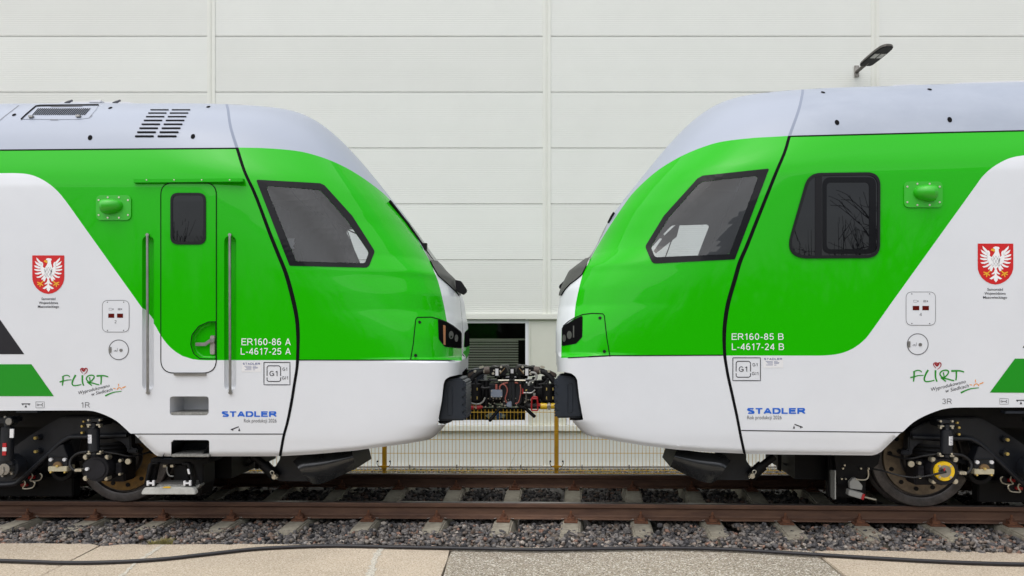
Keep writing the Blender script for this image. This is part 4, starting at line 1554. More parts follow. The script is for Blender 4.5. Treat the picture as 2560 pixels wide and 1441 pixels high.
DR = dict(
    seam=[(2008, 160, 3), (2007, 222, 3), (2004, 245, 4), (1996, 278, 4.5), (1974, 340, 5), (1962, 380, 5), (1939, 435, 5.5), (1917, 490, 5.8), (1889, 560, 6), (1866, 618, 6.5), (1850, 655, 6.8), (1837, 700, 7), (1820, 760, 7), (1812, 812, 6.5), (1810.5, 850, 6), (1811.5, 885, 5), (1814, 905, 4.5), (1820, 940, 4.5), (1830, 985, 4.5), (1842, 1040, 4.3), (1852, 1092, 4.2), (1861, 1134, 3), (1863, 1150, 3), (1880, 1260, 3)],
    nose_side=[(1160, 1260), (1160, 160)],
    lower=[(1960, 888.3), (1812, 888.3), (1525, 890), (1420, 895), (1240, 898), (1240, 1300), (1960, 1300)],
    grey=[(2060, 100), (2060, 337), (1974, 340), (1880, 345.5), (1805, 354.5), (1755, 369), (1705, 390), (1655, 419), (1617, 449), (1580, 486), (1555, 520), (1530, 557), (1508, 592), (1490, 622), (1476, 648), (1200, 648), (1200, 100)],
    front=[(1482, 635), (1476, 648), (1466, 668), (1455, 692), (1440, 757), (1436, 797), (1409, 816), (1404, 823), (1403, 896), (1200, 896), (1200, 635)],
    screen=[(1526, 548), (1518, 562), (1508, 585), (1490, 618), (1476, 648), (1466, 667), (1450, 690), (1425, 706), (1200, 706), (1200, 548)],
    visor=[(1477, 646), (1466, 668), (1456, 688), (1442, 700), (1427, 711), (1413, 726), (1404, 740), (1200, 740), (1200, 630), (1450, 652)],
    glass=[(1897, 440, 9), (1757, 455, 8), (1745, 463, 8), (1672, 545, 20), (1627, 618, 12), (1638, 644, 8), (1823, 636, 4)],
    frame=[(1923, 422, 3), (1757, 440, 8), (1744, 447, 8), (1660, 540, 20), (1613, 617, 12), (1631, 660, 14), (1837, 649, 3)],
    panel=[(1525, 892), (1517, 845), (1511, 790), (1507, 785), (1480, 784), (1457, 787), (1437, 795), (1422, 804), (1408, 816)],
    lens=[(1456, 791, 2), (1437, 799, 3), (1409, 817, 5), (1406, 822, 2), (1406, 865, 3), (1440, 859, 10), (1455, 843, 10)],
    lens_amber=[(1433, 815, 0), (1436, 815, 0), (1436, 845, 0), (1433, 844, 0)],
    screws=[(1500, 795.5), (1511, 879)],
    pad_hole=[(1458, 1050), (1448, 995), (1443, 950), (1438, 941), (1428, 934), (1408, 930), (1230, 922), (1230, 1050), (1426, 1050), (1438, 1052)],
    pad=[(1441, 949), (1433, 943), (1400, 940), (1389, 943), (1389, 952), (1381, 959), (1391, 967), (1381, 979), (1391, 987), (1381, 999), (1391, 1007), (1381, 1019), (1391, 1026), (1383, 1037), (1390, 1046), (1456, 1045), (1448, 995)],
    pad_lip=[(1457, 1045.5), (1452, 1052), (1438, 1053), (1428, 1049), (1424, 1045.5)], slot=(1419, 959, 1431, 1031),
    bottom=[(1230, 1040), (1428, 1046), (1440, 1068), (1452, 1082), (1475, 1090), (1530, 1101), (1605, 1114), (1692, 1124.5), (1780, 1131), (1860, 1134.5), (1862, 1135.5), (2180, 1139), (2190, 1137), (2203, 1130), (2250, 1084), (2256, 1081), (2281, 1058), (2310, 1041), (2345, 1027), (2365, 1022), (2387, 1019.5), (2420, 1019), (2560, 1019), (5500, 1019)],
    roofline=[(1977, 341.5), (2295, 333.5), (2560, 327.5), (5500, 247)],
    swoosh=[(5500, 330), (2560, 389), (2535, 393), (2510, 402), (2480, 420), (2457, 441), (2440, 464), (2227, 760), (2176, 832), (2160, 851), (2140, 867), (2117, 879), (2090, 886.5), (2060, 889.3), (2020, 889.5), (1700, 889.5), (1700, 1300), (5500, 1300)],
    skirt=[(5500, 1105), (2255, 1081), (2020, 1079), (1850, 1076.5), (1700, 1074), (1700, 1300), (5500, 1300)], skirt_line=[(1853, 1076.5), (2020, 1079), (2256, 1081.5)],
    cam_plate=(2259, 455, 2355, 519.5), cam_dir=-1,
    crest=(2444, 609.5, 2533, 712), crest_text=((2487.5, 727, 39), (2487.5, 737, 53), (2487.5, 747, 60)),
    access=(2265, 730.5, 2338.5, 813.5), digit='4', hatch=(2294, 861, 26),
    flirt=(2276, 925, 1.105, 1.09), axle='3R', axle_at=(2355, 2379.5, 1010.5, 997),
    number=(('ER160-85 B', 1829, 1959, 850, 834), ('L-4617-24 B', 1829.5, 1960, 875.5, 859)),
    maker=(1868, 2013, 1035, 1020.5), year=(1868, 1954, 1048.5, 1039.5),
    gauge=(1832, 895, 1901, 952), sticker=(1908, 894, 1958, 920), lift=(1982, 1060, 2007, 1072, -1), wrench=(2499, 997, 2520.5, 1011), balance=(2540, 1000, 2564, 1011),
    stripes=[(0, [(2556, 870), (2590, 823), (3300, 795), (3300, 870)]), (1, [(2537, 897), (3300, 897), (3300, 982), (2474, 982)])],
)


# ---------------------------------------------------------------- plain grotesque lettering, drawn as strokes (cap height 1)
def _arc(cx, cy, rx, ry, a0, a1, n=12):
    return [(cx + rx * math.cos(math.radians(a0 + (a1 - a0) * i / n)), cy + ry * math.sin(math.radians(a0 + (a1 - a0) * i / n))) for i in range(n + 1)]
GLYPH = {
    'E': (.66, [[(.06, 0), (.06, 1)], [(.06, .94), (.62, .94)], [(.06, .53), (.57, .53)], [(.06, .06), (.64, .06)]]),
    'L': (.56, [[(.06, 0), (.06, 1)], [(.06, .06), (.55, .06)]]),
    'R': (.72, [[(.06, 0), (.06, 1)], [(.06, .94), (.40, .94)], [(.06, .49), (.42, .49)], _arc(.40, .715, .21, .225, 90, -90), [(.40, .48), (.68, 0)]]),
    'B': (.68, [[(.06, 0), (.06, 1)], [(.06, .94), (.38, .94)], [(.06, .53), (.40, .53)], [(.06, .06), (.40, .06)], _arc(.38, .735, .19, .205, 90, -90), _arc(.40, .295, .22, .235, 90, -90)]),
    'A': (.72, [[(.05, 0), (.36, 1)], [(.67, 0), (.36, 1)], [(.16, .32), (.56, .32)]]),
    'D': (.72, [[(.06, 0), (.06, 1)], [(.06, .94), (.32, .94)], [(.06, .06), (.32, .06)], _arc(.32, .5, .33, .44, 90, -90)]),
    'T': (.64, [[(.0, .94), (.64, .94)], [(.32, 0), (.32, 1)]]),
    'S': (.66, [_arc(.33, .735, .25, .205, 20, 200) + _arc(.34, .27, .26, .21, 80, -155)]),
    'G': (.76, [_arc(.38, .5, .31, .44, 45, 330, 20), [(.40, .46), (.68, .46)], [(.66, .47), (.66, .12)]]),
    'I': (.22, [[(.11, 0), (.11, 1)]]),
    '-': (.34, [[(.04, .37), (.30, .37)]]),
    ' ': (.30, []),
    '0': (.58, [_arc(.28, .5, .22, .44, 0, 360, 22)]),
    '1': (.48, [[(.30, 0), (.30, 1)], [(.30, .94), (.10, .74)]]),
    '2': (.58, [_arc(.28, .71, .20, .23, 170, -30) + [(.30, .36), (.07, .08)], [(.05, .06), (.53, .06)]]),
    '3': (.58, [_arc(.27, .73, .19, .21, 165, -85), _arc(.27, .29, .22, .23, 85, -165)]),
    '4': (.60, [[(.42, 0), (.42, .98)], [(.42, .96), (.04, .28)], [(.02, .27), (.57, .27)]]),
    '5': (.58, [[(.14, .94), (.50, .94)], [(.14, .96), (.08, .50)], _arc(.27, .32, .22, .26, 145, -160)]),
    '6': (.58, [_arc(.28, .31, .21, .25, 0, 360, 18), _arc(.30, .50, .235, .44, 60, 205, 14)]),
    '7': (.56, [[(.04, .94), (.53, .94)], [(.50, .93), (.33, .50), (.22, 0)]]),
    '8': (.58, [_arc(.28, .73, .175, .21, 0, 360, 18), _arc(.28, .28, .215, .22, 0, 360, 18)]),
}
def letters(st, x0, x1, yb, yc, w=.125, gap=.10):
    """Stroke lettering fitted between x0 and x1 (photo pixels)."""
    adv, items = 0.0, []
    for ch in st:
        wd, sts = GLYPH[ch]
        items.append((adv, sts)); adv += wd + gap
    adv -= gap
    kx, ky = (x1 - x0) / adv, (yb - yc)
    out = []
    for a, sts in items:
        for pts in sts:
            Lp, Rp = stroke([(p[0] * kx / ky, p[1]) for p in [(a + q[0], q[1]) for q in pts]], w, w, 2)
            P = np.vstack([Lp, Rp])
            P = np.c_[x0 + P[:, 0] * ky, yb - np.clip(P[:, 1], 0, 1) * ky]
            n = len(Lp)
            T = np.array([t for i in range(n - 1) for t in ((i, i + 1, n + i + 1), (i, n + i + 1, n + i))], int)
            out.append((P, T))
    return out

def noround(p): return rounded([q[:2] for q in p], [q[2] if len(q) > 2 else 0 for q in p])

def dense(P, step=45.0):
    out = [np.array(P[0], float)]
    for q in P[1:]:
        a, b = out[-1], np.array(q, float)
        k = max(1, int(np.hypot(*(b - a)) / step))
        out += [a + (b - a) * (j + 1) / k for j in range(k)]
    return out
def smoothed(P, i0, i1):
    return [tuple(p) for p in P[:i0]] + [tuple(p) for p in crom(np.array(dense(P[i0:i1])), 4)] + [tuple(p) for p in P[i1:]]

def build_shell(t, D):
    D['swoosh'] = smoothed(D['swoosh'], 1, -3)
    D['grey'] = smoothed(D['grey'], 2, -2)
    D['front'] = smoothed(D['front'], 1, 6)
    b = D['bottom']
    D['bottom'] = smoothed(b, 2, 9) if t.side == 'L' else smoothed(b, len(b) - 10, len(b) - 1)
    t.shell_init(D['bottom'])
    bandp, cl = band(D['seam'])
    nose_poly = [tuple(p) for p in cl] + D['nose_side']
    is_gap = t.cut(bandp)
    is_nose = t.cut(nose_poly)
    bot = sorted(D['bottom'])
    below = [tuple(p) for p in bot] + [(bot[-1][0], 1500), (bot[0][0], 1500)]
    is_below = t.cut(below)
    is_low = t.cut(D['lower'])
    is_grey = t.cut(D['grey'])
    is_front = t.cut(D['front'])
    is_visor = t.cut(D['visor'])
    is_screen = t.cut(D['screen'])
    gl = noround(D['glass'])
    is_glass = t.cut(gl)
    lens = noround(D['lens'])
    is_lens = t.cut(lens)
    is_pad = t.cut(D['pad_hole'])
    is_open = t.cut(field=lambda C: np.maximum.reduce([np.abs(C[:, 1]) - .70, -(C[:, 0] + 1.05), C[:, 2] - np.where(np.abs(C[:, 1]) < .62, 1.225, 1.16)]))
    rl = D['roofline']
    is_roof = t.cut(rl + [(rl[-1][0], 50), (rl[0][0], 50)])
    is_white = t.cut(D['swoosh'])
    is_skirt = t.cut(D['skirt'])
    holes = []
    for h in D.get('holes', []):
        holes.append(t.cut(h, near=True))
    L = t.L
    hole = np.zeros(len(L), bool)
    for h in holes: hole |= L[:, h] == 1
    g = L[:, is_gap] == 1
    nose = (L[:, is_nose] == 1) & ~g
    live = (L[:, is_below] == 0) & ~hole
    low = L[:, is_low] == 1
    body = (L[:, is_nose] == 0) & ~g & live
    t.piece("gap_seal", g & live, [M['gap'], M['gap_grey']], ((L[:, is_grey] == 1) | (L[:, is_roof] == 1)).astype(int), offset=0.0)
    c = np.array(bandp); n2 = len(c) // 2
    lo = [i for i in range(n2) if c[i][1] > 872 and c[i][1] < np.interp(c[i][0], *np.array(sorted(D['bottom'])).T) + 1]
    if len(lo) > 2:
        t.lay("gap_seal", [[tuple(c[i]) for i in lo] + [tuple(c[2 * n2 - 1 - i]) for i in lo[::-1]]], M['gap'], .0024, step=14)
    vis = (L[:, is_visor] == 1) & nose & ~low
    scr = (L[:, is_screen] == 1) & nose & ~vis & ~low
    glm = (L[:, is_glass] == 1) & nose
    lnm = (L[:, is_lens] == 1) & nose & ~low
    midx = np.where((L[:, is_front] == 1), 1, np.where(L[:, is_grey] == 1, 2, 0))
    t.piece("cab_shell", nose & ~low & ~vis & ~scr & ~glm & ~lnm & live, [M['green'], M['white'], M['grey']], midx)
    sc = t.piece("windscreen", scr, M['screen_glass'])
    t.piece("windscreen_sill", vis, M['visor'], offset=.012)
    t.piece("front_skirt", nose & low & live & (L[:, is_pad] == 0) & (L[:, is_open] == 0), M['white'])
    hl = t.piece("headlight", lnm, M['lens_dark'], offset=.002)
    t.piece("roof_cover", body & (L[:, is_roof] == 1), M['dirty_grey'] if t.side == 'R' else M['grey'])
    t.piece("body_side", body & (L[:, is_roof] == 0) & (L[:, is_skirt] == 0), [M['green'], M['white']], (L[:, is_white] == 1).astype(int))
    t.piece("side_skirt", body & (L[:, is_skirt] == 1), M['white'])
    # windows of the cab, both sides
    fr = noround(D['frame'])
    P, T = tri_mesh(fr, [gl], 14)
    w = t.lay("cab_window", [(P, T)], M['frit'], .0035)
    Pg, Tg = tri_mesh(gl, (), 14)
    t.lay("glass", [(Pg, Tg)], M['glass'], .001, parent=w)
    for nm, (p, q), m, o in (("cab_window", (P, T), M['frit'], .0035), ("glass", (Pg, Tg), M['glass'], .001)):
        W = t.mirror(t.lay_pts(p, o))
        x = mesh_obj(nm, W, q, m, w2 if nm == "glass" else t.root)
        if nm != "glass": w2 = x
    # headlight innards
    t.lay("reflector", [noround(D['lens_amber'])], M['amber'] if t.side == 'L' else M['visor'], .0035, parent=hl, step=8)
    lx = [p[0] for p in lens]; sgn = 1 if t.side == 'L' else -1
    bx = min(lx) if t.side == 'L' else max(lx)
    t.lay("lamp_unit", [ellipse(bx + sgn * 32, 838, 6, 10), ellipse(bx + sgn * 45, 846, 4.5, 9)], M['visor'], .0035, parent=hl, step=6)
    # panel joints
    ln = [(D['panel'], 2.2), (D['lower'][1:4], 2.5)]
    t.ribbon("panel_gap", ln, M['gap'], .0026)
    t.ribbon("panel_gap", [(D['skirt_line'], 2.2), ([p for p in rl if -150 < p[0] < 2700], 3.0)], M['gap'], .0026)
    mb = MB()
    for x, y in D['screws']:
        l, n = t.hit(x, y)
        mb.cyl(l - n * .002, l + n * .004, .014, n=14)
        mb.cyl(l + n * .004, l + n * .006, .007, n=6)
    mb.build("screw", M['black'], t.root)
    # lens bezel
    t.ribbon("bezel", [(lens, 2.0)], M['gap'], .003, parent=hl, closed=True)
    # stripes at the rear
    st = []
    for k, p in D['stripes']:
        t.lay("paint_stripe", [p], M['black_film'] if k == 0 else M['stripe_green'], .0018)
    # wiper and camera fin on the front
    mb = MB()
    zz = np.linspace(2.33, 2.92, 9)
    if t.side == 'L': mb.tube([t.can(float(tip_at(z)) + t.off + .004 - .02 * abs(z - 2.6), -.28 - (z - 2.33) * .25, z) for z in zz], .012, n=6, sub=2)
    if t.side == 'L': mb.tube([t.can(float(tip_at(z)) + t.off - (.0 if t.side == 'L' else .02), -.16 - (z - 2.33) * .5, z) for z in zz[2:]], .016, n=6, sub=2)
    zk = 2.47
    if t.side == 'L': mb.box(t.can(float(tip_at(zk)) + t.off + .005, -.3, zk), (.05, .06, .09))
    if t.side == 'R': mb.tube([t.at(1535, 532, -.62), t.at(1528, 543, -.60), t.at(1521, 558, -.58)], .012, n=6, sub=1)
    mb.build("wiper", M['black'], t.root)
    mb = MB()
    fin = [(1138, 700), (1152, 703), (1166, 724), (1165, 731), (1157, 737), (1140, 728)] if t.side == 'L' else [(1432, 694), (1415, 697), (1398, 714), (1397, 720), (1407, 727), (1432, 722)]
    t.ext(mb, fin, -.30, .09)
    mb.build("camera_fin", M['black'], t.root, bevel=.004)
    # cab interior
    mb = MB()
    t.cbox(mb, -2.82, -2.78, -1.28, 1.28, 1.2, 3.10)
    t.cbox(mb, -2.8, -.9, -1.15, 1.15, 1.32, 1.36)
    mb.build("bulkhead", M['interior'], t.root)
    mb = MB()
    for y0, y1 in ((-.95, .95),):
        V = [t.can(a, y, z) for y in (y0, y1) for a, z in ((-1.75, 1.5), (-1.0, 1.5), (-.98, 2.16), (-1.15, 2.24), (-1.62, 2.14), (-1.75, 2.02))]
        mb.prism(V[:6], V[6:])
    mb.build("dashboard", M['interior'], t.root, bevel=.02)
    mb = MB()
    t.cbox(mb, -2.45, -1.98, -.25, .25, 1.80, 1.92)
    t.cbox(mb, -2.50, -2.38, -.24, .24, 1.9, 2.52)
    t.cbox(mb, -2.48, -2.40, -.14, .14, 2.54, 2.72)
    mb.build("driver_seat", M['seat'], t.root, bevel=.03)
    # thin black rods and small things inside the cab
    mb = MB()
    if t.side == 'L':
        for pts, y in (([(724, 457), (727, 474), (760, 510), (810, 543), (860, 570), (912, 595)], -1.05), ([(862, 560), (878, 605), (900, 668)], -.2), ([(753, 630), (757, 650), (752, 680)], -1.0)):
            mb.tube([t.at(x, y_, y) for x, y_ in pts], .0055, n=6)
    else:
        for pts, y in (([(1781, 436), (1781, 455), (1765, 472), (1740, 476), (1722, 468)], -1.05), ([(1694, 560), (1672, 620), (1655, 668)], -.2), ([(1900, 428), (1910, 448)], -1.1)):
            mb.tube([t.at(x, y_, y) for x, y_ in pts], .0055, n=6)
    mb.build("cab_rod", M['black'], t.root)
    mb = MB()
    if t.side == 'L':
        t.ext(mb, [(712, 596), (736, 596), (733, 604), (737, 610), (731, 616), (737, 622), (718, 622)], -.7, .01)
        mb.build("paper_notice", M['label'], t.root)
    else:
        t.ext(mb, [(1692, 560), (1700, 560), (1692, 592), (1640, 634), (1634, 628), (1660, 590)], -.9, .02)
        mb.build("sun_blind", M['visor'], t.root)
    # buffer pads, both sides
    for sg in (-1, 1):
        mb = MB()
        fr_ = [t.at(x, y, -1.27) for x, y in D['pad']]
        bk = [p + Vector(t.n) * .50 for p in fr_]
        if sg > 0:
            fr_, bk = [Vector(p) for p in t.mirror(fr_)], [Vector(p) for p in t.mirror(bk)]
        mb.prism(fr_, bk)
        pad = mb.build("buffer_pad", M['navy2'], t.root, bevel=.016)
        if sg < 0:
            mb = MB()
            t.ext(mb, D['pad_lip'], -1.24, .4)
            mb.build("lip", M['black'], pad, bevel=.006)
            x0, y0, x1, y1 = D['slot']
            o = rrect(x0, y0, x1, y1, 6)
            mb = MB()
            mb.tube([t.at(x, y, -1.273) for x, y in o[3:] + o[:4]], .0035, n=6, sub=1)
            mb.build("rib", M['navy2'], pad)
    # dark bay behind the coupler opening
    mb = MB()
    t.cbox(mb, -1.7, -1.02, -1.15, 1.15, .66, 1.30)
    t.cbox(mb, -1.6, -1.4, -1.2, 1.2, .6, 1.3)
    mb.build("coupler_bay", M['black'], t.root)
    mb = MB()  # unseen black boxes inside the body, set low to block light beneath it
    t.cbox(mb, -6.4, -3.4, -1.05, 1.05, .74, 1.16)
    t.cbox(mb, -3.4, -1.3, -1.12, 1.12, .60, 1.16)
    mb.build("underframe_light_block", M['black'], t.root)
    return t

def build_marks(t, D):
    # crest
    x0, y0, x1, y1 = D['crest']
    U = lambda X, Y: (x0 + (X - 190) / 722.0 * (x1 - x0), y0 + (Y - 175) / 865.0 * (y1 - y0))
    sh = [(190, 175), (912, 175), (912, 640), (908, 720), (880, 810), (820, 905), (740, 975), (650, 1020), (552, 1040), (452, 1020), (362, 975), (282, 905), (222, 810), (194, 720), (190, 640)]
    cr = t.lay("coat_of_arms", [[U(*p) for p in sh]], M['crest_red'], .0022)
    white = []
    half = [  # feathers of the wing on the left of the picture
        [(285, 222), (330, 262), (395, 330), (415, 375), (380, 385), (330, 330), (292, 275)],
        [(250, 302), (300, 330), (390, 385), (400, 425), (340, 415), (275, 365)],
        [(236, 398), (290, 408), (385, 440), (390, 475), (320, 468), (250, 438)],
        [(234, 478), (300, 485), (390, 490), (395, 525), (310, 528), (245, 508)],
        [(243, 570), (310, 565), (400, 540), (420, 572), (330, 602), (270, 598)],
        [(280, 655), (340, 645), (430, 590), (450, 620), (380, 670), (310, 682)],
        [(392, 708), (430, 660), (468, 610), (490, 625), (450, 700), (410, 722)],
        [(428, 738), (460, 680), (490, 615), (515, 640), (490, 720), (470, 762)],
        [(398, 318), (425, 335), (440, 372), (432, 430), (470, 462), (500, 520), (500, 620), (440, 625), (390, 560), (372, 470), (372, 395), (385, 345)],
    ]
    for p in half:
        white.append([U(*q) for q in p]); white.append([U(1105 - X, Y) for X, Y in p][::-1])
    white.append([U(*q) for q in [(500, 258), (545, 236), (620, 248), (632, 275), (612, 300), (618, 355), (640, 420), (640, 560), (600, 660), (560, 720), (540, 720), (505, 660), (468, 560), (470, 460), (510, 405), (540, 350), (535, 290), (505, 275)]])
    white += [[U(*q) for q in p] for p in ([(535, 715), (575, 715), (590, 770), (650, 822), (600, 822), (570, 800), (575, 840), (685, 915), (640, 932), (590, 905), (600, 940), (558, 992), (516, 940), (522, 905), (470, 932), (425, 915), (530, 840), (535, 800), (510, 822), (458, 822), (520, 770)],)]
    t.lay("eagle", white, M['ink_white'], .0032, parent=cr)
    gold = [[(452, 318), (470, 285), (500, 278), (530, 300), (538, 340), (515, 345), (490, 330)]]
    for m in (lambda X: X, lambda X: 1105 - X):
        for a, b in (((450, 745), (375, 810)), ((378, 800), (305, 775)), ((378, 805), (308, 832)), ((380, 805), (365, 880)), ((378, 805), (435, 850))):
            d = np.array(b, float) - a; d = np.array([-d[1], d[0]]) / np.hypot(*d) * 11
            gold.append([(m(a[0] + d[0]), a[1] + d[1]), (m(b[0] + d[0]), b[1] + d[1]), (m(b[0] - d[0]), b[1] - d[1]), (m(a[0] - d[0]), a[1] - d[1])])
    t.lay("beak_and_claws", [[U(*q) for q in p] for p in gold], M['crest_gold'], .0036, parent=cr)
    ink = []
    for k in range(4):
        for j in range(2 + k % 2):
            cx, cy = 555 + (j - (1 + k % 2) / 2.0) * 62, 460 + k * 55
            ink.append(t.brush([U(cx - 28, cy - 26), U(cx, cy + 32), U(cx + 28, cy - 26)], .45, .45, 3))
    t.lay("feather_lines", ink, M['ink'], .0040, parent=cr)
    words = ("Samorząd", "Województwa", "Mazowieckiego")
    sh = []
    for wd, (cx, yb, w) in zip(words, D['crest_text']):
        sh.append(t.text(wd, cx - w / 2, cx + w / 2, yb, yb - 6.2, bold=.010))
    t.lay("crest_caption", sh, M['ink'], .002)
    # white numbers
    for q in D['number']:
        sh = letters(q[0], q[1], q[2], q[3], q[4], .125)
        k = len(GLYPH[q[0][-1]][1])
        t.lay("number_lettering", sh[:-k], M['ink_white'], .0022)
        t.lay("car_letter", sh[-k:], M['ink_white'], .0022)
    # maker's name in wide letters
    x0, x1, yb, yc = D['maker']
    t.lay("maker_lettering", letters("STADLER", x0, x1, yb, yc, .33, .13), M['blue'], .0022)
    t.lay("year_lettering", [t.text("Rok produkcji 2026", *D['year'])], M['ink_grey'], .0022)
    t.lay("axle_lettering", letters(D['axle'], *D['axle_at'], .11), M['ink_grey'], .0022)
    # loading-gauge sign
    x0, y0, x1, y1 = D['gauge']
    gx = lambda v: x0 + v * (x1 - x0)
    gy = lambda v: y0 + v * (y1 - y0)
    w = 2.0
    t.ribbon("gauge_sign", [([(gx(0), gy(0)), (gx(1), gy(0)), (gx(1), gy(1)), (gx(0), gy(1)), (gx(0), gy(0))], w),
                            ([(gx(.12), gy(.60)), (gx(.12), gy(.22)), (gx(.17), gy(.15)), (gx(.58), gy(.15)), (gx(.64), gy(.22)), (gx(.64), gy(.60))], w),
                            ([(gx(.12), gy(.67)), (gx(.12), gy(.80)), (gx(.18), gy(.85)), (gx(.58), gy(.85)), (gx(.64), gy(.80)), (gx(.64), gy(.67))], w)], M['ink'], .0022)
    t.lay("gauge_lettering", letters("G1", gx(.21), gx(.55), gy(.61), gy(.38), .14) + letters("G1", gx(.71), gx(.91), gy(.37), gy(.23), .14) + letters("GI1", gx(.69), gx(.94), gy(.76), gy(.62), .14), M['ink'], .0022)
    # maker's plate
    x0, y0, x1, y1 = D['sticker']
    s = t.lay("maker_sticker", [[(x0, y0), (x1, y0), (x1, y1), (x0, y1)]], M['label'], .0016)
    t.lay("print", letters("STADLER", x0 + 2, x0 + (x1 - x0) * .95, y0 + 6.4, y0 + 1.4, .22, .13) +
          [[(x0 + 3 + a, y0 + y), (x0 + 3 + a + b, y0 + y), (x0 + 3 + a + b, y0 + y + .9), (x0 + 3 + a, y0 + y + .9)] for a, b, y in ((3, 18, 9.5), (24, 9, 9.3), (6, 15, 12.5), (24, 13, 12.3), (24, 12, 14.6), (8, 13, 15.6), (4, 17, 18.5), (24, 6, 18.6))], M['navy_ink'], .0024, parent=s)
    # the brush-written slogan: strokes measured in the enlarged photo, scale 12.0095
    fx, fy, sx, sy = D['flirt']
    Z = 12.0095
    def q(X, Y): return (fx + (130 + X / Z - 149.5) * sx, fy + (910 + Y / Z - 937.5) * sy)
    def B(pts, w0, w1=None): return t.brush([q(*p) for p in pts], w0 / Z * sy, (w1 or w0) / Z * sy)
    g = [B([(335, 395), (330, 520), (315, 655)], 48, 36), B([(305, 395), (380, 355), (460, 345), (520, 370), (530, 400)], 34, 28), B([(230, 545), (330, 520), (450, 490), (590, 480)], 40, 22),
         B([(715, 335), (660, 430), (615, 540), (612, 610), (650, 650), (740, 650), (885, 620)], 52, 30),
         B([(915, 340), (912, 460), (920, 560), (955, 655)], 50, 40),
         B([(1125, 400), (1145, 500), (1130, 560)], 36, 30), B([(1130, 560), (1060, 500), (1035, 440), (1080, 370), (1190, 340), (1265, 370), (1250, 440), (1180, 520), (1110, 570)], 38, 38),
         B([(1060, 540), (1130, 600), (1200, 650)], 40, 34), B([(1110, 565), (1230, 580), (1330, 610), (1420, 630)], 40, 34),
         B([(1340, 365), (1450, 358), (1570, 358), (1690, 390)], 52, 36), B([(1480, 380), (1480, 500), (1468, 620)], 46, 36)]
    t.lay("brush_lettering", g, M['logo_green'], .0022)
    h = [B([(965, 150), (905, 135), (860, 170), (875, 225), (925, 285)], 36, 16), B([(965, 180), (1010, 140), (1055, 150), (1060, 210), (1020, 275), (960, 318)], 44, 12), B([(900, 160), (950, 215), (975, 200), (1000, 165)], 50, 50)]
    t.lay("heart", h, M['heart'], .0026)
    sl = []
    for st, p0, p1 in (("Wyprodukowano", (785, 925), (1735, 690)), ("w Siedlcach", (1180, 965), (1815, 810))):
        a, b = q(*p0), q(*p1)
        rot = math.atan2(b[1] - a[1], b[0] - a[0])
        ln = math.hypot(b[0] - a[0], b[1] - a[1])
        sl.append(t.text(st, a[0], a[0] + ln, a[1], a[1] - 95 / Z * sy, rot=rot, shear=.25))
    t.lay("script_lettering", sl, M['ink'], .0022)
    t.lay("sun_mark", [B([(1955, 780), (1980, 735), (2025, 715), (2070, 735), (2095, 775)], 24), B([(1995, 600), (2005, 680)], 26, 18), B([(1840, 735), (1910, 752)], 18, 24), B([(2105, 725), (2215, 680)], 24, 30)], M['orange'], .0022)
    t.lay("meadow_mark", [B([(1600, 965), (1720, 905), (1880, 850), (2090, 825)], 48, 20)], M['logo_green'], .0024)
    # small technical marks
    x0, y0, x1, y1 = D['wrench']
    t.ribbon("service_mark", [([(x0, y0), (x1, y0), (x1, y1), (x0, y1), (x0, y0)], .9), ([(x0 + 5, (y0 + y1) / 2), (x1 - 5, (y0 + y1) / 2)], 1.6), ([(x1 - 4, y0 + 3.5), (x1 - 6, (y0 + y1) / 2), (x1 - 4, y1 - 3.5)], 1.8), (ellipse(x0 + 5, (y0 + y1) / 2, 2.0, 2.4, 0, 8), 1.0)], M['ink_grey'], .0022)
    x0, y0, x1, y1 = D['balance']
    c = (x0 + x1) / 2
    t.lay("lifting_mark", [[(x0, y0), (x1, y0), (x1, y0 + 2.2), (x0, y0 + 2.2)], [(c - 3.2, y1), (c, y0 + 3.6), (c + 3.2, y1)], [(x0 + 2, y0 + 2.4), (x0 + 4.5, y0 + 2.4), (x0 + 4.5, y0 + 4.4), (x0 + 2, y0 + 4.4)], [(x1 - 4.5, y0 + 2.4), (x1 - 2, y0 + 2.4), (x1 - 2, y0 + 4.4), (x1 - 4.5, y0 + 4.4)]], M['ink'], .0022)
    x0, y0, x1, y1, d = D['lift']
    e = (lambda v: x0 + v * (x1 - x0)) if d > 0 else (lambda v: x1 - v * (x1 - x0))
    t.lay("jacking_mark", [[(e(0), y1 - 4.5), (e(.82), y0), (e(.85), y0 + 2.4), (e(.03), y1 - 2)], [(e(.78), y1), (e(.88), y0 + 4), (e(1), y1)], [(e(.15), y1 - 3.2), (e(.26), y1 - 4.2), (e(.28), y1 - 1.6), (e(.17), y1 - 1)]], M['ink'], .0022)
    # access panel with two little displays
    x0, y0, x1, y1 = D['access']
    rr = rrect(x0, y0, x1, y1, 15)
    ap = t.lay("access_panel", [rr], M['white'], .0015)
    t.ribbon("joint", [(rr, 1.1)], M['ink_grey'], .0024, parent=ap, closed=True)
    k = (x1 - x0) / 67.0
    X = lambda v: x0 + v * k
    Y = lambda v: y0 + v * (y1 - y0) / 79.0
    t.lay("display", [[(X(15), Y(33)), (X(30), Y(33)), (X(30), Y(43.5)), (X(15), Y(43.5))], [(X(37), Y(33)), (X(52), Y(33)), (X(52), Y(43.5)), (X(37), Y(43.5))]], M['display'], .0026, parent=ap)
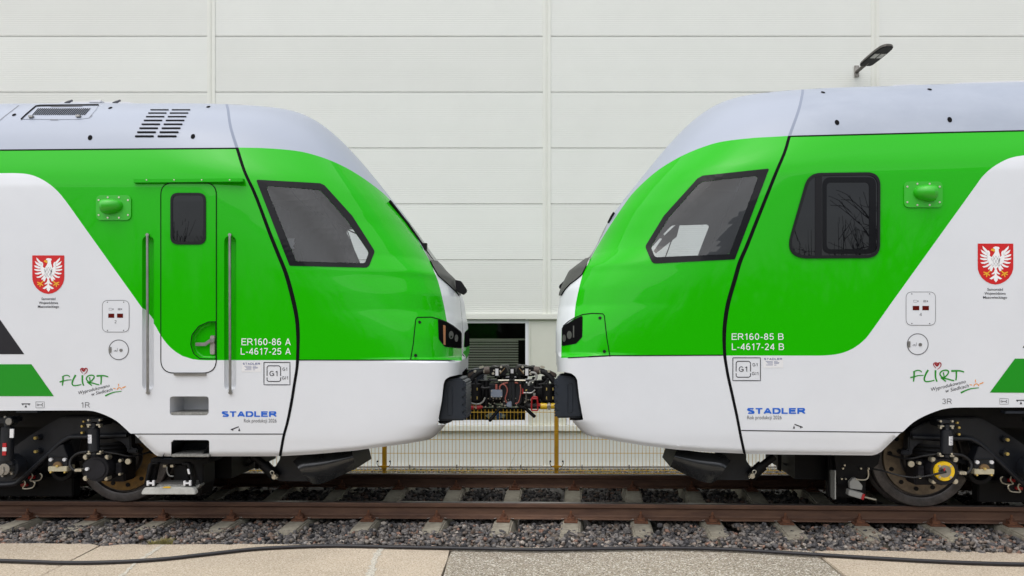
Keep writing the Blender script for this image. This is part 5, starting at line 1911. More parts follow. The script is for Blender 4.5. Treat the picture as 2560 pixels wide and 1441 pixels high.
    t.ribbon("pictogram", [([(X(17), Y(19.5)), (X(24.5), Y(19.5)), (X(24.5), Y(24.5)), (X(17), Y(24.5)), (X(17), Y(19.5))], .7), ([(X(26), Y(22)), (X(28), Y(22))], 3.6), ([(X(39), Y(20)), (X(46), Y(20))], .8), ([(X(39), Y(22)), (X(46), Y(22))], 1.2), ([(X(39), Y(24)), (X(46), Y(24))], .8), ([(X(47.5), Y(22)), (X(49.5), Y(22))], 3.6)], M['ink_grey'], .0026, parent=ap)
    t.lay("digit", letters(D['digit'], X(30.5), X(36), Y(57), Y(49.5), .13), M['ink_grey'], .0026, parent=ap)
    t.lay("screw", [ellipse(X(a), Y(b), 1.5, 1.5, 0, 10) for a, b in ((13, 4.5), (53.5, 4.5), (13, 75), (53.5, 75))], M['ink_grey'], .0028, parent=ap)
    # round socket hatch
    cx, cy, r = D['hatch']
    hp = t.lay("socket_hatch", [ellipse(cx, cy, r, r, 0, 40)], M['white'], .0015)
    t.ribbon("joint", [(ellipse(cx, cy, r, r, 0, 40), 2.0)], M['ink_grey'], .0024, parent=hp, closed=True)
    mb = MB()
    l, n = t.hit(cx - r * .86, cy); mb.box(l + n * .004, (.022, .010, .050))
    mb.build("hinge", M['steel'], hp, bevel=.002)
    mb = MB()
    l, n = t.hit(cx + r * .24, cy + 1); mb.cyl(l, l + n * .007, .014, n=14)
    mb.build("lock", M['steel'], hp, bevel=.002)
    t.ribbon("pictogram", [([(cx - r * .5, cy + 2), (cx - r * .46, cy + 4), (cx - r * .2, cy + 4)], .8), ([(cx - r * .42, cy + 1.5), (cx - r * .22, cy + 1.5)], 1.5), ([(cx - r * .14, cy - 4.5), (cx - r * .12, cy + 3), (cx - r * .2, cy + 5)], .8)], M['ink_grey'], .0026, parent=hp)
    # side camera on its plate
    x0, y0, x1, y1 = D['cam_plate']
    pl = t.lay("side_camera", [rrect(x0, y0, x1, y1, 14)], M['green_trim'], .012, wall=True)
    d = D['cam_dir']
    cx, cy = (x0 + x1) / 2, (y0 + y1) / 2
    u = (x1 - x0) / 87.0
    st = [(-27, 14, -.5, .045), (-25, 17, .0, .080), (-15, 18, .5, .105), (0, 17, -.5, .098), (14, 13, -1.5, .070), (20, 8, -2, .035), (22.5, 3, -2, .012)]
    V = []
    for px_, h, dy, dep in st:
        for k in range(13):
            a = math.pi * k / 12
            p = t.at(cx + px_ * u * d, cy - 3 * u + (dy - h * math.cos(a)) * u * 1.02, -1.415)
            V.append(p - Vector(t.n) * (dep * math.sin(a) ** .8 + .002))
    m = len(st)
    Fc = [(i * 13 + k, i * 13 + k + 1, (i + 1) * 13 + k + 1, (i + 1) * 13 + k) for i in range(m - 1) for k in range(12)] + [tuple(range(13)), tuple(range((m - 1) * 13, m * 13))]
    mb = MB(); mb.add(V, Fc)
    mb.build("housing", M['green_trim'], pl, smooth=True)
    mb = MB()
    for a, b in ((-.42, -.30), (-.16, -.41), (.16, -.41), (.42, -.30), (-.42, .30), (-.16, .41), (.16, .41), (.42, .30)):
        l, n = t.hit(cx + a * (x1 - x0), cy + b * (y1 - y0)); mb.cyl(l + n * .010, l + n * .0155, .008, n=8)
    mb.build("screw", M['bolt'], pl)
# ---------------------------------------------------------------- left train: door, rails, steps, roof vents
def details_left(t, D):
    DOOR = rounded([(402.5, 458), (541, 458), (541, 933), (402.5, 933)], [30, 30, 34, 34], 8)
    P, T = tri_mesh(DOOR, [D['h_handle']], 22)
    door = t.painted("door", P, T, D['swoosh'], [M['green'], M['white']], .0025)
    t.ribbon("joint", [(DOOR, 2.4)], M['gap'], .0032, parent=door, closed=True)
    fo, fi = rrect(427, 483, 515.5, 612, 20, 8), rrect(433, 489, 509.5, 605, 15, 8)
    dw = t.lay("door_window", [(fo, [fi])], M['gasket'], .010, parent=door, wall=True)
    t.lay("pane", [fi], M['dark_glass'], .006, parent=door)
    hh = D['h_handle']
    c = np.array([520, 851])
    ins = lambda k: [tuple(c + (np.array(p) - c) * k) for p in hh]
    t.recess("handle_recess", [(hh, -.002), (hh, .004), (ins(.93), .035), (ins(.86), .042)], M['green'], parent=door)
    t.ribbon("recess_joint", [(hh, 2.2)], M['gap'], .0034, parent=door, closed=True)
    mb = MB()
    y = -1.40
    mb.mi = 1
    t.ext(mb, rrect(524.5, 839, 537, 887, 5), y + .02, .03)
    mb.mi = 0
    t.ext(mb, [(488, 857), (511, 857), (524, 848), (534, 848), (534, 855), (526, 856), (514, 865.5), (488, 865.5)], y - .005, .016)
    t.cylpx(mb, 531, 852, y - .008, .018, .03)
    mb.build("handle", [M['steel'], M['galv']], door, bevel=.003)
    mb = MB()
    t.ext(mb, [(434, 933.5), (514, 933.5), (514, 939), (434, 939)], -1.43, .03)
    mb.build("sill", M['steel'], door, bevel=.002)
    mb = MB()                                               # rain gutter above the door
    t.ext(mb, [(333.5, 448), (607, 446), (607, 454.5), (333.5, 457)], -1.43, .05)
    t.ext(mb, [(333.5, 453.5), (607, 451), (607, 454.6), (333.5, 457.1)], -1.436, .02)
    g = mb.build("rain_gutter", M['green'], t.root, bevel=.002)
    mb = MB()
    for x in (366, 435, 504, 574):
        t.cylpx(mb, x, 450, -1.434, .006, .012, 8)
    mb.build("screw", M['bolt'], g)
    for (x0, x1, xb) in ((355.5, 384.5, 368.5), (560.5, 590.5, 574.5)):
        mb = MB()
        top, lo = t.at(xb, 590, -1.425), t.at(xb + .8, 980, -1.425)
        mb.cyl(top, lo, .0115, n=14)
        for p in (top, lo):
            mb.cyl(p + Vector((0, -.006, .008 if p is top else -.008)), p + Vector((0, .03, .008 if p is top else -.008)), .0145, n=14)
        r = mb.build("grab_rail", M['steel'], t.root, smooth=True)
        t.groove("groove", x0, 591, x1, 976, .045, D['swoosh'], [M['green'], M['white']], parent=r)
    up, lo = D['h_up'], D['h_lo']
    st = t.recess("step_recess", [(up, -.001), (up, .26)], M['white'])
    mb = MB()
    t.ext(mb, [(427, 1031), (521, 1031), (521, 1038.2), (427, 1038.2)], -1.408, .25)
    mb.build("tread", M['grating'], st, bevel=.003)
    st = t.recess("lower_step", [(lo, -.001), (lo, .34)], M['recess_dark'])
    mb = MB()
    t.ext(mb, [(428, 1136), (523, 1136), (523, 1143), (428, 1143)], -1.405, .30)
    mb.build("tread", M['grating'], st, bevel=.004)
    # roof: intake grille, vents, lifting eyes
    gr = t.lay("roof_grille", [[(56, 299), (90, 268.5), (246, 265), (240, 276), (222, 296), (196, 299.5)]], M['grey'], .003, step=10)
    t.ribbon("edge", [([(53, 300), (66, 287.5), (90, 267), (100, 265.3), (247, 263.6)], 3.6)], M['gap'], .006, parent=gr)
    sl = []
    for k in range(26):
        x = 96 + k * 5.15
        sl.append([(x, 272.3), (x + 2.7, 272.2), (x + 2.7 - 15, 289.2), (x - 15, 289.4)])
    t.lay("slot", sl, M['gap'], .0065, parent=gr, step=5)
    t.ribbon("trim", [([(224, 296), (231, 289)], 1.2), ([(126, 301), (146, 301)], 1.3), ([(128, 268.3), (206, 266.8)], 1.4)], M['ink_grey'], .006, parent=gr)
    mb = MB()
    for x, y in ((79.5, 295), (197.5, 293.5)):
        l, n = t.hit(x, y)
        mb.box(l + n * .012, (.042, .03, .020))
    mb.build("catch", M['steel'], gr, bevel=.003)
    sl = []
    for k in range(8):
        f = k / 7.0
        y = 275.5 + 66.2 * (f ** 1.08)
        h = 1.4 + 1.1 * f
        for a0, a1, b0, b1 in ((376, 422, 337.5, 385), (429.5, 476, 394, 442)):
            x0, x1 = a0 + (b0 - a0) * f, a1 + (b1 - a1) * f
            sl.append(rrect(x0, y - h, x1, y + h, h * .95, 4))
    t.lay("roof_vent", sl, M['gap'], .003)
    t.lay("lifting_hole", [ellipse(35.5, 288, 5.6, 2.6, -.35), ellipse(276, 270.6, 5.6, 2.1, -.25), ellipse(225.5, 345, 5.4, 6.6, .5), ellipse(521, 268, 5.4, 2.1, -.2), ellipse(482.5, 342, 5.2, 6.4, .5)], M['gap'], .003)
    t.ribbon("roof_joint", [([(0, 302), (14, 290), (30, 278), (48, 264)], 1.0)], M['ink_grey'], .003)
    mb = MB()
    t.ext(mb, [(145, 258), (152, 254.5), (318, 254.5), (334, 258), (334, 262), (145, 262)], -.55, .4)
    t.ext(mb, [(220, 256), (225, 250.5), (250, 250), (253, 251.5), (251, 257), (222, 257)], -.62, .2)
    eq = mb.build("roof_box", M['label'], t.root, bevel=.006)
    mb = MB()
    for x in (176, 296):
        mb.tube([t.at(x - 14, 258, -.6), t.at(x - 6, 254.5, -.6), t.at(x, 253, -.6)], .008, n=6)
        mb.tube([t.at(x - 8, 259, -.6), t.at(x + 2, 252.5, -.6), t.at(x + 5, 252, -.6)], .01, n=6)
    mb.build("strap", M['ink_grey'], eq)

def details_right(t, D):
    fo = rounded([(2020, 434), (2200, 431.5), (2199, 645.5), (1959, 647)], [42, 34, 34, 46], 9)
    fi = rounded([(2026, 441), (2193, 438.5), (2192.5, 638.5), (1967, 640)], [37, 28, 28, 40], 9)
    w = t.lay("side_window", [(fo, [fi])], M['gasket'], .012, wall=True)
    bar = [(2037, 440.8), (2054, 440.5), (2054, 639.5), (2037, 639.7)]
    t.lay("pane", [fi], M['dark_glass'], .005, parent=w)
    t.lay("mullion", [bar], M['gasket'], .010, parent=w, wall=True)
    po, pi = rrect(2056, 444, 2189, 635, 20, 8), rrect(2066, 457, 2172, 624, 12, 8)
    t.lay("sliding_sash", [(po, [pi])], M['frit'], .009, parent=w, wall=True)
    t.lay("lifting_hole", [ellipse(2057.5, 231.8, 5.6, 2.1, .2), ellipse(2324, 224.5, 5.8, 2.2, .2), ellipse(2092.5, 307, 5.4, 6.8, -.5), ellipse(2374, 300, 5.6, 7.0, -.5)], M['gap'], .003)
    mb = MB()
    t.ext(mb, [(2234, 212), (2289, 210), (2291, 216), (2234, 218)], -.55, .3)
    t.ext(mb, [(2378, 211), (2402, 206.5), (2553, 202), (2760, 197), (2760, 204), (2378, 213)], -.62, .5)
    mb.build("roof_box", M['label'], t.root, bevel=.006)

# ---------------------------------------------------------------- running gear
def wheel(t, x, zr, disc):
    p = t.at(x, 1258 if t.side == 'L' else 1268, -.80)
    c = Vector((p.x, p.y, zr + .437))
    ax = Vector(t.n)
    def ring(name, prof, m, par):
        mb = MB()
        mb.lathe(c, ax, prof, 72)
        return mb.build(name, m, par, smooth=True)
    w = ring("wheel", [(.08, -.06), (.16, -.05), (.17, .0), (.345, .012), (.352, -.020), (.368, -.026), (.428, -.022), (.437, -.012), (.435, .075), (.455, .085), (.465, .100), (.455, .112), (.36, .112), (.352, .085), (.16, .085)], M['tyre'], t.root)
    ring("brake_disc", [(.185, -.004), (.188, -.022), (.325, -.022), (.330, -.004)], disc, w)
    mb = MB()
    for k in range(12):
        a = 2 * math.pi * (k + .3) / 12
        q = c + Vector((math.cos(a) * .275 * t.f[0], math.cos(a) * .275 * t.f[1], math.sin(a) * .275))
        mb.cyl(q - ax * .030, q, .020, n=10)
    mb.build("disc_bolt", M['black'], w)
    mb = MB()
    far = c + ax * (1.36 + .1)
    mb.lathe(far, ax, [(.08, .0), (.42, .0), (.437, .02), (.437, .1), (.08, .1)], 40)
    mb.cyl(c, far, .09, n=20)
    mb.build("axle", M['black'], w)
    return c

def bogie(t, m, zr, wx, disc):
    def E(mb, pts, yc, th): t.ext(mb, [m(*p) for p in pts], yc, th)
    wheel(t, wx, zr, disc)
    mb = MB()
    E(mb, [(-150, 1120), (0, 1142), (32, 1119), (73, 1090), (117, 1062), (146, 1046), (160, 1042.5), (258, 1043), (290, 1056), (320, 1072), (322, 1093), (313, 1094), (224, 1094), (179, 1094), (165, 1100), (131, 1127), (82, 1171), (50, 1200), (36, 1210), (0, 1213), (-150, 1213)], -1.10, .13)
    E(mb, [(258, 1094), (316, 1089), (326, 1086), (327, 1121), (343, 1122), (343, 1133), (317, 1133), (315, 1117), (301, 1105), (284, 1100)], -1.10, .12)
    fr = mb.build("bogie_frame", M['navy'], t.root, bevel=.010)
    mb = MB()
    mb.tube([t.at(*m(*p), -1.13) for p in [(-60, 1213), (0, 1213), (36, 1210), (52, 1200), (84, 1171), (131, 1127), (150, 1109), (167, 1098), (182, 1093), (224, 1092), (318, 1089)]], .020, n=10)
    mb.build("flange_tube", M['navy'], fr, smooth=True)
    mb = MB()
    for x, y in ((86.7, 1096), (87.4, 1130)):
        t.cylpx(mb, *m(x + 5, y - 1), -1.15, .030, .06, r1=.022)
    mb.mi = 1
    for x, y, r in ((86.7, 1096, .014), (87.4, 1130, .014), (204, 1066.3, .011), (204, 1082.5, .011), (208, 1054.5, .009)):
        t.cylpx(mb, *m(x, y), -1.175 if r > .012 else -1.14, r, .03, 8)
    mb.build("bolt", [M['navy'], M['brass']], fr)
    # primary damper, upright in front of the axle box
    mb = MB()
    a, b = t.at(*m(235, 1071), -1.30), t.at(*m(235.5, 1128.5), -1.30)
    mb.cyl(b, a, .047, n=24)
    mb.cyl(a, t.at(*m(234.5, 1064), -1.30), .036, .02, n=20)
    mb.cyl(t.at(*m(234.5, 1066), -1.30), t.at(*m(234, 1058), -1.30), .018, n=12)
    E(mb, [(215, 1048), (258, 1046), (258, 1050), (249, 1053), (249, 1066), (243, 1066), (243, 1056), (226, 1056), (226, 1066), (216, 1066), (216, 1053)], -1.32, .2)
    E(mb, [(225, 1059), (238, 1059), (238, 1068), (225, 1068)], -1.33, .06)
    E(mb, [(226, 1132), (239, 1131), (239, 1139), (226, 1139)], -1.33, .06)
    dm = mb.build("damper", M['navy'], fr, bevel=.004, smooth=True)
    mb = MB()
    for x0, x1, y0, y1 in ((216, 226, 1061, 1064.5), (240, 250, 1061, 1064.5), (216, 226, 1133.5, 1136.5), (241, 251, 1133.5, 1136.5)):
        E(mb, [(x0, y0), (x1, y0), (x1, y1), (x0, y1)], -1.345, .05)
    for x, y in ((220, 1067), (248, 1067), (221.5, 1130), (250, 1130), (220, 1051), (248, 1051)):
        t.cylpx(mb, *m(x, y), -1.345, .010, .04, 8)
    mb.build("bolt", M['bolt'], fr, bevel=.002)
    l = [m(223, 1087.3), m(238.7, 1087.3), m(238.7, 1109), m(223, 1109)]
    mb = MB()
    for k in range(6):                                      # sticker bent round the cylinder
        pass
    cx = m(235.3, 1098)
    ctr = t.at(*cx, -1.30)
    top, bot = t.at(*m(235, 1087.5), -1.347), t.at(*m(235, 1109), -1.347)
    sgn = 1 if t.side == 'L' else -1
    V = []
    for z in (top.z, bot.z):
        for k in range(7):
            ang = math.radians(-90 + (-52 + 58 * k / 6) * sgn) if t.side == 'L' else math.radians(-90 + (-6 + 58 * k / 6))
            V.append((ctr.x + math.cos(ang) * .0482, ctr.y + math.sin(ang) * .0482, z))
    mb.add(V, [(k, k + 1, 8 + k, 7 + k) for k in range(6)])
    mb.mi = 1
    for q in range(5):
        zq = top.z + (bot.z - top.z) * (.14 + .17 * q)
        V = []
        for z in (zq, zq - .004):
            for k in (1, 2, 3, 4 if q % 2 else 5):
                ang = math.radians(-90 + (-52 + 58 * k / 6) * sgn) if t.side == 'L' else math.radians(-90 + (-6 + 58 * k / 6))
                V.append((ctr.x + math.cos(ang) * .0488, ctr.y + math.sin(ang) * .0488, z))
        mb.add(V, [(k, k + 1, 5 + k, 4 + k) for k in range(3)])
    mb.build("damper_label", [M['label'], M['label_ink']], fr, fix=False)
    # air-spring rubber layers behind the damper
    mb = MB()
    c = t.at(*m(272, 1128), -.98)
    mb.lathe(c, (0, 0, 1), [(.05, -.02), (.150, -.02), (.165, .005), (.150, .022), (.172, .040), (.155, .058), (.178, .078), (.160, .096), (.165, .13), (.05, .13)], 40)
    mb.build("rubber_spring", M['rubber'], fr, smooth=True)
    # axle box
    mb = MB()
    E(mb, [(216, 1141), (222, 1137), (256, 1137), (260, 1143), (268, 1152), (272, 1162), (272, 1188), (262, 1203), (245, 1206), (212, 1199), (205, 1190), (204, 1173), (207, 1155), (214, 1150)], -1.22, .30)
    E(mb, [(262, 1148), (300, 1142), (312, 1150), (312, 1205), (262, 1205)], -1.05, .2)
    ab = mb.build("axle_box", M['darkcast'], fr, bevel=.012)
    mb = MB()
    c = t.at(*m(240.5, 1173), -1.285)
    if t.side == 'L':
        R = 32 / F * (c.y)
        mb.cyl(c + Vector(t.n) * .10, c, R * 1.0, R * .97, n=40)
        mb.cyl(c, c - Vector(t.n) * .010, R * .80, R * .78, n=40)
        mb.build("axle_cap", M['darkcast'], ab, bevel=.004, smooth=True)
        mb = MB(); t.cylpx(mb, *m(216, 1173.5), -1.315, .015, .03, 12); mb.build("plug", M['label'], ab)
    else:
        R = 33 / F * (c.y)
        mb.cyl(c + Vector(t.n) * .12, c, R * 1.0, n=40)
        mb.build("axle_cap", M['darkcast'], ab, bevel=.004, smooth=True)
        cc = t.at(2360.5, 1178.5, -1.30)
        mb = MB()
        mb.lathe(cc, -Vector(t.n), [(.052, .0), (.052, .012), (.079, .012), (.082, .006), (.082, -.04)], 48)
        yd = mb.build("sensor_cover", M['yellow'], ab, smooth=True)
        mb = MB()
        mb.cyl(cc + Vector(t.n) * .02, cc - Vector(t.n) * .008, .053, n=40)
        mb.build("plate", M['steel'], yd)
        mb = MB()
        for k in range(4):
            a = math.pi / 4 + k * math.pi / 2
            q = cc + Vector((math.cos(a) * .066, 0, math.sin(a) * .066))
            mb.cyl(q, q - Vector(t.n) * .024, .010, n=8)
        mb.build("bolt", M['bolt'], yd)
        mb = MB()
        mb.cyl(cc - Vector(t.n) * .03, t.at(2338, 1186, -1.36), .010, n=10)
        t.cylpx(mb, 2360, 1178, -1.34, .014, .04, 12)
        mb.tube([t.at(2338, 1186, -1.36), t.at(2315, 1191, -1.36), t.at(2280, 1194, -1.34), t.at(2240, 1187, -1.28), t.at(2205, 1177, -1.2), t.at(2175, 1172, -1.1)], .0075, n=8)
        mb.build("sensor_cable", M['rubber'], ab, smooth=True)
        mb = MB(); t.ext(mb, [(2360, 1173), (2363, 1170), (2364, 1173), (2361, 1179), (2360, 1178)], -1.345, .01); mb.build("red_mark", M['red'], ab)
    mb = MB()
    for x, y in ((213, 1196.5), (264.5, 1196), (266, 1144.5), (213, 1143.5)):
        t.cylpx(mb, *m(x, y), -1.255, .023, .06, 12)
        t.cylpx(mb, *m(x, y), -1.275, .015, .03, 6)
    t.cylpx(mb, *m(299, 1152.5), -1.20, .016, .05, 8); t.cylpx(mb, *m(298, 1186.5), -1.20, .013, .05, 8); t.cylpx(mb, *m(319, 1154.5), -1.17, .026, .03, 16)
    mb.build("bolt", M['bolt'], ab, bevel=.003)
    mb = MB()
    E(mb, [(289, 1158), (303, 1158), (303, 1185), (288, 1185)], -1.18, .1)
    E(mb, [(289, 1158), (303, 1158), (303, 1166), (289, 1166)], -1.19, .1)
    mb.build("block", M['darkcast'], ab, bevel=.004)
    # bracket with the cream block
    mb = MB()
    E(mb, [(120, 1137), (150, 1114), (158, 1111.5), (162, 1124), (169, 1141), (169, 1166), (119.5, 1166)], -1.16, .12)
    E(mb, [(119, 1141.5), (125, 1141.5), (169.5, 1141.5), (169.5, 1144), (119, 1144)], -1.175, .05)
    br = mb.build("bracket", M['navy'], fr, bevel=.005)
    mb = MB(); E(mb, [(119.5, 1167), (167.5, 1167), (167, 1179.5), (120, 1179.5)], -1.19, .12); mb.build("cream_block", M['cream'], br, bevel=.004)
    mb = MB(); t.cylpx(mb, *m(142.5, 1166), -1.182, .040, .04, 28); mb.build("boss", M['bronze'], br, bevel=.003)
    mb = MB()
    for x, y, r in ((125.5, 1150, .016), (160, 1150, .016)):
        t.cylpx(mb, *m(x, y), -1.18, r, .04, 12)
    mb.mi = 1
    for x, y, r in ((141.5, 1166, .011), (126, 1181, .009), (161, 1181, .009)):
        t.cylpx(mb, *m(x, y), -1.20, r, .04, 8)
    mb.build("bolt", [M['label'], M['brass']], br)
    mb = MB()
    mb.lathe(t.at(*m(153, 1174), -1.02), Vector(t.n), [(.072, 0), (.105, 0), (.110, .03), (.105, .12), (.072, .12)], 36, closed=True)
    E(mb, [(170, 1150), (210, 1142), (210, 1150), (176, 1160), (172, 1178), (166, 1180)], -1.0, .1)
    E(mb, [(172, 1178), (206, 1166), (206, 1176), (176, 1190)], -1.0, .1)
    mb.build("bushing", M['black'], fr, bevel=.004)
    # yaw damper standing at the outer edge
    mb = MB()
    a, b = t.at(*m(20, 1068), -1.33), t.at(*m(17, 1152), -1.33)
    mb.cyl(b, a, .052, n=24)
    mb.cyl(a, t.at(*m(20, 1060), -1.33), .03, n=16)
    t.cylpx(mb, *m(19, 1054), -1.37, .042, .08, 24)
    E(mb, [(-30, 1046), (14, 1046), (24, 1042), (34, 1044), (34, 1056), (14, 1060), (-30, 1056)], -1.30, .12)
    t.cylpx(mb, *m(14, 1170), -1.30, .115, .12, 32)
    E(mb, [(-10, 1150), (29, 1150), (32, 1164), (-10, 1164)], -1.34, .1)
    yd = mb.build("yaw_damper", M['navy'], fr, bevel=.004, smooth=True)
    mb = MB()
    t.cylpx(mb, *m(21, 1054.5), -1.385, .030, .03, 20); t.cylpx(mb, *m(10, 1174), -1.36, .050, .07, 20); t.cylpx(mb, *m(12, 1044), -1.35, .014, .04, 10)
    for x, y in ((28, 1153), (28, 1184), (4, 1152), (5, 1190)): t.cylpx(mb, *m(x, y), -1.33, .014, .05, 10)
    E(mb, [(-8, 1172), (8, 1168), (10, 1180), (4, 1190), (-8, 1186)], -1.37, .05)
    mb.build("end_eye", M['steel'], yd, bevel=.003)
    mb = MB()
    E(mb, [(24.5, 1073), (34, 1073), (33, 1095), (24, 1095)], -1.372, .01)
    E(mb, [(6, 1119), (15, 1119), (15, 1128.5), (5.5, 1128.5)], -1.388, .01)
    mb.mi = 1
    E(mb, [(6.5, 1108.5), (15, 1108.5), (15, 1119), (6, 1119)], -1.388, .01)
    E(mb, [(5.5, 1128.5), (14.5, 1128.5), (14, 1139), (5, 1139)], -1.388, .01)
    mb.build("damper_label", [M['label'], M['red']], yd)
    # brake hoses and red couplings
    mb = MB()
    mb.tube([t.at(*m(*p), y) for p, y in (((189, 1177.5), -1.25), ((180, 1172), -1.25), ((175, 1160), -1.24), ((180, 1146), -1.23), ((196, 1134), -1.25), ((219, 1130), -1.27))], .0125, n=8)
    mb.tube([t.at(*m(*p), y) for p, y in (((258, 1130), -1.25), ((292, 1135), -1.22), ((322, 1141), -1.18), ((345, 1139), -1.1), ((376, 1130), -1.0))], .0085, n=8)
    hz = mb.build("brake_hose", M['rubber'], fr, smooth=True)
    mb = MB()
    mb.cyl(t.at(*m(188, 1177), -1.25), t.at(*m(206, 1175), -1.25), .013, n=10)
    for x in (190, 195, 200): t.cylpx(mb, *m(x, 1176), -1.275, .014, .04, 6)
    mb.build("fitting", M['bolt'], hz)
    mb = MB()
    for x, y in ((78, 1194), (60, 1213)):
        mb.mi = 1
        E(mb, [(x - 9, y - 2), (x - 2, y - 4), (x + 7, y - 2), (x + 7, y + 3), (x - 8, y + 4)], -1.0, .05)
        mb.mi = 0
        p = [t.at(*m(x + dx, y + dy), -1.03) for dx, dy in ((-6, -9), (0, -11), (3, -2), (-3, 8), (8, 9), (22, 6), (27, -4), (22, -10))]
        mb.tube(p, .006, n=6)
        mb.mi = 2
        mb.lathe(t.at(*m(x + 20, y - 1), -.98), Vector(t.n), [(.0, 0), (.032, 0), (.036, .04), (.0, .04)], 18)
    mb.build("hose_coupling", [M['bolt'], M['red'], M['darkcast']], fr)
    # step lights on the solebar, darkness behind: motors and beams
    mb = MB()
    E(mb, [(39, 1026.5), (94, 1026.5), (94, 1032.5), (39, 1032.5)], -1.38, .08)
    mb.build("solebar_plate", M['navy2'], t.root, bevel=.003)
    mb = MB()
    for y in (1038, 1056): E(mb, [(88, y - 1), (103, y - 1), (103, y + 1), (88, y + 1)], -.7, .04)
    mb.build("bright_clip", M['bolt'], t.root)
    mb = MB()
    t.cbox(mb, -6.4, -2.72, -.62, .62, .19, 1.1)
    t.cbox(mb, -6.4, -2.9, .85, 1.1, .25, 1.1)
    mb.build("traction_motor", M['black'], fr)
    wa = (np.array(t.at(wx, 1258, -.80)) - t.O) @ t.f
    for sg in (-1, 1):                                      # dark bars and boxes added over the rails to deepen the under-train shade
        mb = MB()
        t.cbox(mb, -6.4, wa - .50, sg * .80, sg * .68, .045, .24)
        mb.build("shade_bar", M['black'], fr, bevel=.01)
        mb = MB()
        t.cbox(mb, wa + .47, wa + .80, sg * .80, sg * .70, .06, .60)
        mb.build("shade_box", M['black'], fr, bevel=.01)

